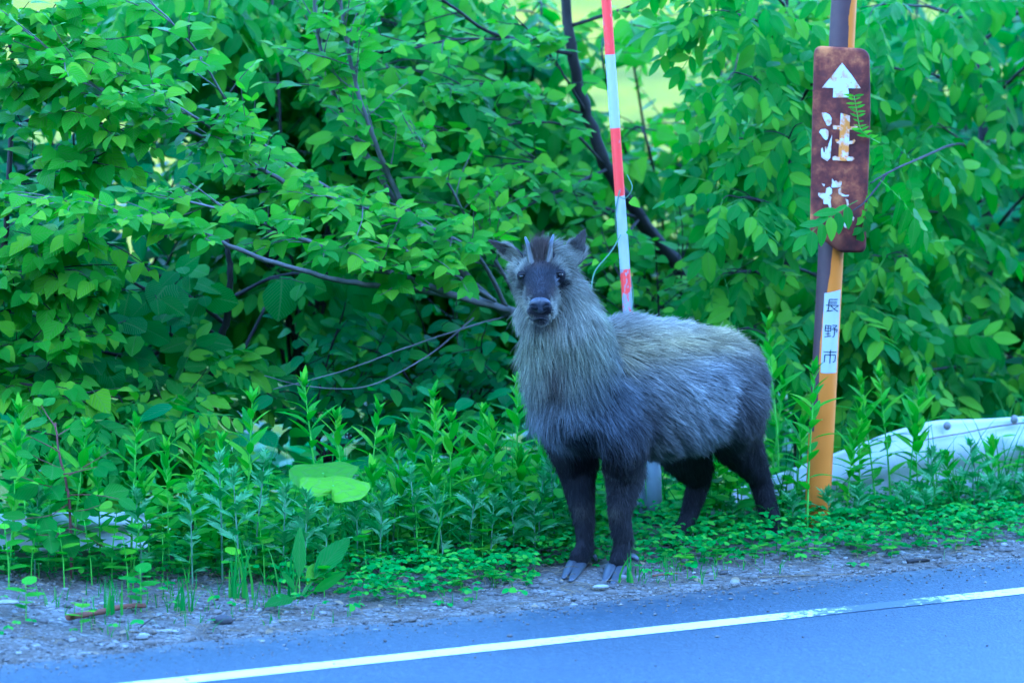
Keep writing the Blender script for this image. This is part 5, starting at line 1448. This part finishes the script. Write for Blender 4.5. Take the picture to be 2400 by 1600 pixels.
# butterbur: two round leaves on stalks
bb = tag(empty("butterbur", to_ground(775, 1250, 1.12)), "butterbur with two big round yellow green leaves above the weeds", "plant")
o0 = np.array(bb.location)
def round_leaf(c, rx, tilt, roll, seed, yaw):
    r = random.Random(seed); n = 40; V = [(0, -.05, 0)]; U = [(.5, .5)]; ph = [r.uniform(0, 6.28) for _ in range(4)]
    rings = 6
    for k in range(1, rings + 1):
        for j in range(n):
            a = 2 * math.pi * j / n
            notch = math.exp(-((a - 1.5 * math.pi) / .22) ** 2)
            rad = (k / rings) * (1 + .03 * math.sin(3 * a + ph[0]) + .02 * math.sin(7 * a + ph[1]) * k / rings + .012 * math.sin(19 * a + ph[3])) * (1 - .80 * notch * (k / rings) ** .5)
            z = .09 * (k / rings) ** 2 * math.sin(2 * a + ph[2]) + .04 * (k / rings) ** 2 * math.sin(5 * a + ph[1]) - .08 * (k / rings) ** 2 + .05 * math.exp(-(k / rings * 5) ** 2) * -1
            V.append((rad * math.cos(a), rad * math.sin(a), z)); U.append(((j % 8) / 8.0, k / rings))
    T = [(0, 1 + j, 1 + (j + 1) % n) for j in range(n)]
    Q = [(1 + (k - 1) * n + j, 1 + k * n + j, 1 + k * n + (j + 1) % n, 1 + (k - 1) * n + (j + 1) % n) for k in range(1, rings) for j in range(n)]
    R = Matrix.Rotation(yaw, 3, 'Z') @ Matrix.Rotation(roll, 3, 'Y') @ Matrix.Rotation(tilt, 3, 'X')
    V = np.array(V) * np.array([rx, rx * .85, rx]) @ np.array(R).T + c - o0
    mesh_obj("leaf", V, [np.array(Q), np.array(T)], MAT['leaf_round'], bb, np.array(U))
    g = Geo(); g.tube(smooth_line([V[0], V[0] * .6 + [0, .02, -.05], [0, 0, -.02]], 10), [.0035] * 10, 6); g.build("leaf_stalk", MAT['stem'], bb)
round_leaf(PS(756, 1106, 1.14), .092, math.radians(20), math.radians(-9), 3, .3)
round_leaf(PS(782, 1136, 1.02), .092, math.radians(17), math.radians(7), 8, -.25)

# dock: a rosette with long leaves
dk = tag(empty("dock_plant", to_ground(702, 1400, .79)), "dock plant with long upright leaves standing at the gravel's edge", "plant")
o0 = np.array(dk.location)
for (u0, v0, u1, v1, s1, w) in [(702, 1395, 700, 1225, .86, .85), (710, 1395, 826, 1225, .88, 1.0), (715, 1398, 800, 1345, .70, 1.0), (698, 1398, 640, 1405, .66, 1.0), (706, 1396, 760, 1290, .86, 1.1), (700, 1398, 660, 1330, .84, 1.0)]:
    a = PS(u0, v0, .79); b = PS(u1, v1, s1); L = np.linalg.norm(b - a)
    B = basis(b - a, TOCAM + np.array([.3, 0, .6]) + rv(.2)) * (L / 1.3); B[:, 0] *= w
    put_part("leaf", rnd.choice(VAR['dock'][0])[3], dk, a - o0 + nrm(b - a) * L * .23, B)

# fern frond standing among the weeds
fn = tag(empty("fern", to_ground(495, 1180, 1.4)), "bright fern with an upright triangular frond among the weeds", "fern")
o0 = np.array(fn.location)
def frond(a, b, side_hint, W):
    L = np.linalg.norm(b - a); g = Geo(); r = random.Random(5)
    ax = nrm(b - a); sd = nrm(np.cross(ax, side_hint)); nn = np.cross(sd, ax)
    line = np.array([a + (b - a) * t + nn * .10 * L * math.sin(t * 2.6) for t in np.linspace(0, 1, 24)])
    g.tube(line, np.linspace(.002, .0007, 24), 5, cap=False)
    for k in range(5, 24):
        w = W * (1 - ((k - 5) / 19.0)) ** .9 + .004
        for s in (-1, 1):
            V, Q, U = leaf_mesh_data('lance', r, .8)
            B = basis(sd * s + ax * .35 - nn * .15, nn) * w; B[:, 0] *= 1.2
            g.add(V @ B.T + line[k], Q, None, U)
    V = np.concatenate(g.V) - o0
    mesh_obj("frond", V, np.concatenate(g.Q), MAT['leaf_weed'], fn, np.concatenate(g.UV))
b0 = np.array(fn.location)
frond(b0, PS(496, 950, 1.32), TOCAM, .052)
frond(b0, PS(440, 1075, 1.25), TOCAM + np.array([.3, 0, .6]), .05)
frond(b0, PS(570, 1085, 1.3), TOCAM + np.array([-.3, 0, .6]), .05)

# red stemmed sapling at the left
sp_ = Plant("red_stemmed_sapling", "young sapling with a dark red stem in front of the buried rail", "sapling", 'sapling', 'bark_red', .060, to_ground(168, 1300, 1.22), trunk_name="stem")
PLANTS.clear(); PLANTS.append(sp_)
L_s = sp_.limb([sp_.root, PS(165, 1210, 1.24), PS(155, 1130, 1.26), PS(138, 1060, 1.28), (PS(130, 990, 1.3))], .0042, .0022)
for (u0, v0, u1, v1, s1) in [(158, 1150, 60, 1120, 1.15), (152, 1110, 230, 1110, 1.2), (160, 1180, 60, 1200, 1.1), (150, 1100, 70, 1070, 1.2), (140, 1060, 60, 1010, 1.25), (164, 1200, 250, 1200, 1.12), (166, 1240, 80, 1260, 1.1), (166, 1230, 250, 1270, 1.1), (135, 1020, 190, 985, 1.3), (150, 1120, 260, 1060, 1.25), (130, 1000, 90, 960, 1.3), (160, 1160, 290, 1150, 1.15)]:
    a = PS(u0, v0, 1.24); b = PS(u1, v1, s1)
    sp_.sprig(a, b - a, np.linalg.norm(b - a), r=.0018, gap=.045, first=.35, flat=.3, droop=.1, cam=.5)
finish_plants()

# twining vine on the striped pole
vn = tag(empty("twining_vine", P(1500, 1000, .72)), "thin vine twining up the white band of the striped snow pole", "vine")
o0 = np.array(vn.location); g = Geo()
pts = []
for k in range(60):
    t = k / 59.0; v = 1000 - 555 * t
    c = pole_pt(v) + pl * 0 + np.array(pole.location)
    a = t * 11.0
    pts.append(c + np.array([math.cos(a) * .0175, math.sin(a) * .0175, 0]) - o0)
g.tube(pts, [.0016] * 60, 5)
g.tube(smooth_line([P(1455, 550, .73) - o0, P(1432, 590, .70) - o0, P(1398, 630, .66) - o0, P(1388, 660, .64) - o0, P(1384, 700, .62) - o0], 18), [.0019] * 18, 5)
g.tube(smooth_line([P(1470, 410, .74) - o0, P(1482, 440, .70) - o0, P(1466, 465, .7) - o0, P(1450, 460, .70) - o0], 12), [.0013] * 12, 5)
g.build("stem", MAT['stem_grey'], vn)
for (u, v, du, dv, sz) in [(1478, 468, 22, 14, .034), (1470, 540, 26, 22, .022), (1400, 610, -18, 16, .022), (1440, 520, -45, 5, .03)]:
    a = P(u, v, .71); d = P(u + du, v + dv, .70) - a
    put_part("leaf", rnd.choice(VAR['heart'][0])[3], vn, a - o0, basis(d, TOCAM + np.array([0, 0, .5])) * sz)
# a loose spray that grows over the sign's arrow
spv = tag(empty("leafy_tendril", P(2045, 330, .58)), "thin leafy tendril hanging over the sign's white arrow", "vine")
o0 = np.array(spv.location); g = Geo()
line = smooth_line([P(2062, 335, .66), P(2035, 320, .585), P(2016, 300, .58), P(2008, 260, .58), P(2002, 225, .58)], 16) - o0
g.tube(line, np.linspace(.0016, .0008, 16), 5); g.build("stem", MAT['stem'], spv)
for k in range(3, 16):
    for sd in (-1, 1):
        d = np.array([sd * 1.0, -.2, .35 + rnd.uniform(-.3, .3)])
        put_part("leaf", rnd.choice(VAR['lance'][0])[3], spv, line[k], basis(d, TOCAM + rv(.2)) * (rnd.uniform(.016, .03)))
# ------------------------------------------------------------------ ground cover, grass, gravel, litter
def scatter_leaves(name, N, pos_fn, size, mat, kind='oval', tri=3, up=.9, stalk_h=(.01, .09)):
    r = np.random.default_rng(hash_key(name))
    base = []
    for k in range(6):
        V, Q, U = leaf_mesh_data(kind, random.Random(k + 50), .7)
        keep = [0, 1, 2] if False else None
        base.append((V, Q, U))
    VV, QQ, UU, n = [], [], [], 0
    P0 = pos_fn(N, r)
    for i in range(len(P0)):
        p = P0[i]; h = r.uniform(*stalk_h)
        a0 = r.uniform(0, 6.28); s = r.uniform(*size); tilt = r.normal(0, .28, 2)
        nrmv = nrm([tilt[0], tilt[1] - .22, up])
        for k in range(tri):
            a = a0 + k * 2 * math.pi / tri * (1.0 if tri > 1 else 0)
            d = np.array([math.cos(a), math.sin(a), -.12 + r.normal(0, .15)])
            B = basis(d, nrmv) * (s * r.uniform(.8, 1.15)); B[:, 0] *= 1.35 if tri == 3 else 1.0
            V, Q, U = base[(i + k) % 6]
            V = V[::1]
            VV.append(V @ B.T + p + [0, 0, h]); QQ.append(Q + n); UU.append(U); n += len(V)
    return tag(mesh_obj(name, np.concatenate(VV), np.concatenate(QQ), MAT[mat], None, np.concatenate(UU)), kind='stuff')
def ts_points(N, r, dens, t0=-.6, t1=4.2, s0=.5, s1=2.2, clear=0):
    out = []
    while len(out) < N:
        t = r.uniform(t0, t1, 4000); s = r.uniform(s0, s1, 4000)
        ok = r.random(4000) < dens(t, s)
        x, y = TS(t[ok], s[ok])
        if clear:      # trodden ground at the forefeet, and the open strip before the grey post
            k = ~(((x > .06) & (x < .32) & (y < .0)) | ((clear > 1) & (x > .30) & (x < .45) & (y > .12) & (y < .74)))
            x, y = x[k], y[k]
        out += list(np.stack([x, y, ground_z(x, y)], 1))
    return np.array(out[:N])
def d_cover(t, s):
    front = np.interp(t, [.6, .9, 1.02, 1.15, 1.35, 1.6, 1.9, 2.15, 2.6, 3.2, 4.0], [1.15, 1.12, .70, .62, .68, .75, .80, .70, .63, .60, .60]) + .03 * np.sin(t * 23)
    patch = fbm(t, s, 5.0, 3, 3.0)
    core = np.clip((s - front) / .10, 0, 1)
    stray = np.where(t > 1.1, .34, .06) * (patch > .50) * np.clip((s - .50) / .2, 0, 1)
    return np.clip(core * (.55 + .8 * patch) * np.clip((1.9 - s) / .3, .15, 1) + stray, 0, 1)
scatter_leaves("low_ground_cover", 12500, lambda n, r: ts_points(n, r, d_cover, clear=1), (.011, .022), 'leaf_cover', 'oval', 3, stalk_h=(.004, .075))
scatter_leaves("undergrowth_leaves", 3000, lambda n, r: ts_points(n, r, lambda t, s: np.clip((s - np.where(t > .9, 1.0, 1.40)) / .15, 0, 1) * np.where(t > 2.55, .12, 1.0), s0=.95, s1=2.1, clear=2), (.028, .055), 'leaf_weed', 'ribbed', 1, stalk_h=(.02, .20))
scatter_leaves("shaded_undergrowth", 4200, lambda n, r: ts_points(n, r, lambda t, s: .3 + .7 * (fbm(t, s, 2.0, 3, 5.0) > .42), t0=-2.5, t1=5.5, s0=1.7, s1=3.6), (.05, .10), 'leaf_dark', 'oval', 1, stalk_h=(.02, .42))
scatter_leaves("bank_undergrowth", 3800, lambda n, r: ts_points(n, r, lambda t, s: .35 + .65 * (fbm(t, s, 1.1, 3, 8.0) > .45), t0=-3.0, t1=6.5, s0=3.2, s1=6.5), (.08, .16), 'leaf_dark', 'oval', 1, stalk_h=(.05, .95))

def blades(name, pts, hgt, mat='leaf_grass', w=.0022, lean=.35, r=None, parent=None, off=None, kind='stuff'):
    VV, QQ, UU, n = [], [], [], 0
    for p in pts:
        h = r.uniform(*hgt); a = r.uniform(0, 6.28); l = abs(r.normal(0, lean)) * h
        d = np.array([math.cos(a), math.sin(a), 0]); sd = np.array([-d[1], d[0], 0]) if r.random() < .5 else np.array([1.0, 0, 0])
        V = []
        for t in np.linspace(0, 1, 5):
            c = p + d * l * t ** 1.8 + np.array([0, 0, h * (t - .18 * t * t * abs(l) / h)])
            ww = w * (1 - t ** 1.6) + .0002
            V += [c - sd * ww, c + sd * ww]
        VV.append(np.array(V)); QQ.append(np.array([(2 * k, 2 * k + 1, 2 * k + 3, 2 * k + 2) for k in range(4)]) + n); UU.append(np.array([(k % 2, k / 9) for k in range(10)])); n += 10
    V = np.concatenate(VV)
    if off is not None: V = V - off
    o = mesh_obj(name, V, np.concatenate(QQ), MAT[mat], parent, np.concatenate(UU))
    if kind: o['kind'] = kind
    return o
rg = np.random.default_rng(21)
blades("tall_grass", ts_points(420, rg, lambda t, s: (fbm(t, s, 3.0, 3, 9.0) > .42) * (t > 1.1), s0=.98, s1=1.7, clear=2), (.12, .34), w=.0026, lean=.5, r=rg)
def d_grass(t, s):
    return np.clip((fbm(t, s, 4.0, 3, 6.0) - .36) * 3.2, 0, 1) * np.clip((s - .52) / .25, .02, 1) * np.where(t < .9, .55, 1.0)
blades("verge_grass", ts_points(2200, rg, d_grass, s0=.47, s1=1.7, clear=2), (.012, .055), w=.0014, lean=.6, r=rg)
M = Mat("dry_straw"); MAT['straw'] = M.done(M.pbsdf(M.mix(M.noise(M.pos(), 30.0), (0.24, 0.19, 0.11), (0.14, 0.10, 0.055)), 0.8, 0.2))
def tuft(u, v, n, h, label):
    b = gpt(u, v); o = tag(empty("grass_tuft", b), label, "grass tuft", "grass tufts on the gravel")
    pts = np.stack([b + np.array([rg.normal(0, .018), rg.normal(0, .014), 0]) for _ in range(n)])
    blades("blades", pts, h, w=.0030, lean=.26, r=rg, parent=o, off=b, kind='stuff')
tuft(434, 1432, 8, (.07, .16), "grass tuft with a few wide blades on the bare gravel")
tuft(566, 1400, 13, (.07, .19), "thickest grass tuft on the gravel beside the dock plant")
tuft(668, 1405, 9, (.08, .17), "thin grass tuft touching the dock plant")
tuft(1478, 1366, 5, (.03, .10), "small grass tuft against the serow's front hoof")
tuft(1000, 1330, 12, (.05, .11), "short grass tuft in front of the weeds beside the serow")
tuft(250, 1440, 10, (.05, .10), "sparse grass tuft on the gravel heap")

# pebbles
def pebble(r, s):
    V = SPH6 * (1 + r.normal(0, .14, (len(SPH6), 1))); V = V * s * np.array([r.uniform(.8, 1.5), r.uniform(.7, 1.2), r.uniform(.4, .75)])
    a = r.uniform(0, 6.28); c, sn = math.cos(a), math.sin(a)
    return V @ np.array([[c, sn, 0], [-sn, c, 0], [0, 0, 1]])
SPH6, SP6Q, SP6T = unit_sphere(6, 3)
M = Mat("pebble_stone"); gi = M.n('ShaderNodeNewGeometry').outputs['Random Per Island']
MAT['pebble'] = M.done(M.pbsdf(M.mix(M.noise(M.pos(), 120.0), M.ramp(gi, [(0.0, (0.04, 0.037, 0.035)), (0.35, (0.09, 0.083, 0.072)), (0.6, (0.14, 0.115, 0.085)), (0.85, (0.20, 0.19, 0.175)), (1.0, (0.38, 0.37, 0.35))]), (0.12, 0.11, 0.10)), 0.85, 0.25))
VV, QQ, TT, n = [], [], [], 0
pp = ts_points(7500, rg, lambda t, s: np.clip((s - .33) / .12, 0, 1) * np.where(s > np.where(t > 1.0, .85, 1.3), .25, 1.0) * (.25 + 1.0 * (fbm(t, s, 7.0, 3, 2.0) > .42)), s0=.33, s1=1.5)
for p in pp:
    s = min(.013, .0018 * math.exp(abs(rg.normal(0, .75))))
    V = pebble(rg, s) + p + [0, 0, s * .25 + .004 * (S_of(p[0], p[1]) < .5)]
    VV.append(V); QQ.append(SP6Q + n); TT.append(SP6T + n); n += len(V)
tag(mesh_obj("loose_gravel", np.concatenate(VV), [np.concatenate(QQ), np.concatenate(TT)], MAT['pebble'], None, None, False), kind='stuff')
# grit blown over the asphalt
VV, QQ, TT, n = [], [], [], 0
t = rg.uniform(-.8, 4.2, 2600); s = .45 - np.abs(rg.normal(0, .13, 2600)); s = np.where(rg.random(2600) < .06, rg.uniform(-1.0, .2, 2600), s)
x, y = TS(t, s)
for i in range(2600):
    sz = min(.006, .0013 * math.exp(abs(rg.normal(0, .6)))); V = pebble(rg, sz) + [x[i], y[i], .005 + sz * .3]
    VV.append(V); QQ.append(SP6Q + n); TT.append(SP6T + n); n += len(V)
tag(mesh_obj("road_grit", np.concatenate(VV), [np.concatenate(QQ), np.concatenate(TT)], MAT['pebble'], None, None, False), kind='stuff')
# straw and dead bits
g = Geo()
for p in ts_points(900, rg, lambda t, s: np.clip((s - .45) / .15, 0, 1) * .8, s0=.42, s1=1.3):
    a = rg.uniform(0, 3.14); L = rg.uniform(.012, .07); d = np.array([math.cos(a), math.sin(a) * .9, rg.normal(0, .12)])
    g.tube(smooth_line([p - d * L / 2 + [0, 0, .008], p + [0, 0, .010 + rg.uniform(0, .008)], p + d * L / 2 + [0, 0, .008]], 4), [.0009] * 4, 3, cap=False)
tag(g.build("dead_straw", MAT['straw']), kind='stuff')
scatter_leaves("dead_leaves", 160, lambda n, r: ts_points(n, r, lambda t, s: .8 * (s > .45), s0=.4, s1=1.25), (.012, .035), 'straw', 'oval', 1, stalk_h=(.003, .008))

# the larger single things on the gravel
def stone(name, u, v, size, mat, label, seed):
    b = gpt(u, v); r = np.random.default_rng(seed); q, sq, st_ = unit_sphere(12, 8)
    V = q * (1 + np.stack([vnoise(q * .05 + seed, 30.0, seed)], 1) * .5)
    V = V * np.array(size) + [0, 0, size[2] * .35]
    o = mesh_obj(name, V, [sq, st_], MAT[mat], None, None, False); o.location = b
    return tag(o, label, "stone")
M = Mat("dark_rock"); MAT['rock_dark'] = M.done(M.pbsdf(M.mix(M.noise(M.obj(), 60.0, 5.0), (0.025, 0.025, 0.03), (0.075, 0.07, 0.07)), 0.8, 0.3, M.bump(M.noise(M.obj(), 90.0), .6, .004)))
M = Mat("pale_rock"); MAT['rock_pale'] = M.done(M.pbsdf(M.mix(M.noise(M.obj(), 60.0, 5.0), (0.32, 0.315, 0.29), (0.20, 0.195, 0.185)), 0.8, 0.3, M.bump(M.noise(M.obj(), 90.0), .5, .003)))
stone("dark_stone", 524, 1456, (.026, .018, .014), 'rock_dark', "dark lump of rock on the gravel near the road's edge", 3)
stone("pale_stone", 338, 1490, (.015, .010, .006), 'rock_pale', "small white flat stone lying nearest the road's painted line", 5)
stone("pale_stone", 392, 1480, (.030, .012, .005), 'rock_pale', "long pale flat stone beside the dark lump of rock", 8)
stone("pale_stone", 18, 1412, (.028, .014, .006), 'rock_pale', "pale flat stone on the gravel farthest from the serow", 11)
stone("pale_stone", 1408, 1376, (.022, .014, .006), 'rock_pale', "pale flat stone just in front of the serow's hooves", 14)
stone("pale_stone", 232, 1350, (.014, .010, .006), 'rock_pale', "small pale stone on top of the gravel heap", 17)
stone("pale_stone", 1930, 1391, (.012, .008, .006), 'rock_pale', "pale pebble by the worn stretch of the white line", 19)
def stick(name, pts, r, mat, label, cat="stick", sides=7, jit=.12):
    w = np.stack([gpt(u, v) + [0, 0, dz] for (u, v, dz) in pts]); o0 = w.mean(0)
    g = Geo(); L = smooth_line(w - o0, 14); g.tube(L, np.linspace(r, r * .6, 14), sides, jitter=jit)
    o = g.build(name, MAT[mat]); o.location = o0
    return tag(o, label, cat)
M = Mat("rotten_wood"); MAT['wood_red'] = M.done(M.pbsdf(M.mix(M.noise(M.vmul(M.obj(), (20, 60, 60)), 1.0, 5.0), (0.20, 0.075, 0.04), (0.11, 0.05, 0.035)), 0.85, 0.2))
stick("rotten_bark", [(160, 1450, .004), (230, 1440, .007), (290, 1428, .008), (340, 1424, .006)], .009, 'wood_red', "reddish strip of rotten bark lying on the gravel", "bark")
stick("dead_branch", [(405, 1272, .018), (440, 1280, .020), (480, 1288, .018), (520, 1292, .012)], .011, 'bark_grey', "dry grey branch lying below the mugwort at the gravel heap")
stick("thin_twig", [(330, 1472, .004), (356, 1458, .010), (385, 1452, .012)], .0018, 'bark_dark', "thin curved twig on the gravel beside the dark lump of rock")
stick("dark_bark_piece", [(2125, 1319, .004), (2150, 1318, .006), (2178, 1315, .004)], .006, 'bark_dark', "dark piece of bark at the edge of the asphalt")
stick("dry_stalk", [(1765, 1356, .004), (1880, 1353, .006), (2000, 1348, .004)], .0013, 'straw', "long pale dry stalk lying along the gravel's edge")
stick("fallen_twig", [(1530, 1352, .004), (1560, 1350, .006), (1590, 1346, .004)], .003, 'wood_red', "short brown twig lying behind the serow's front hoof")
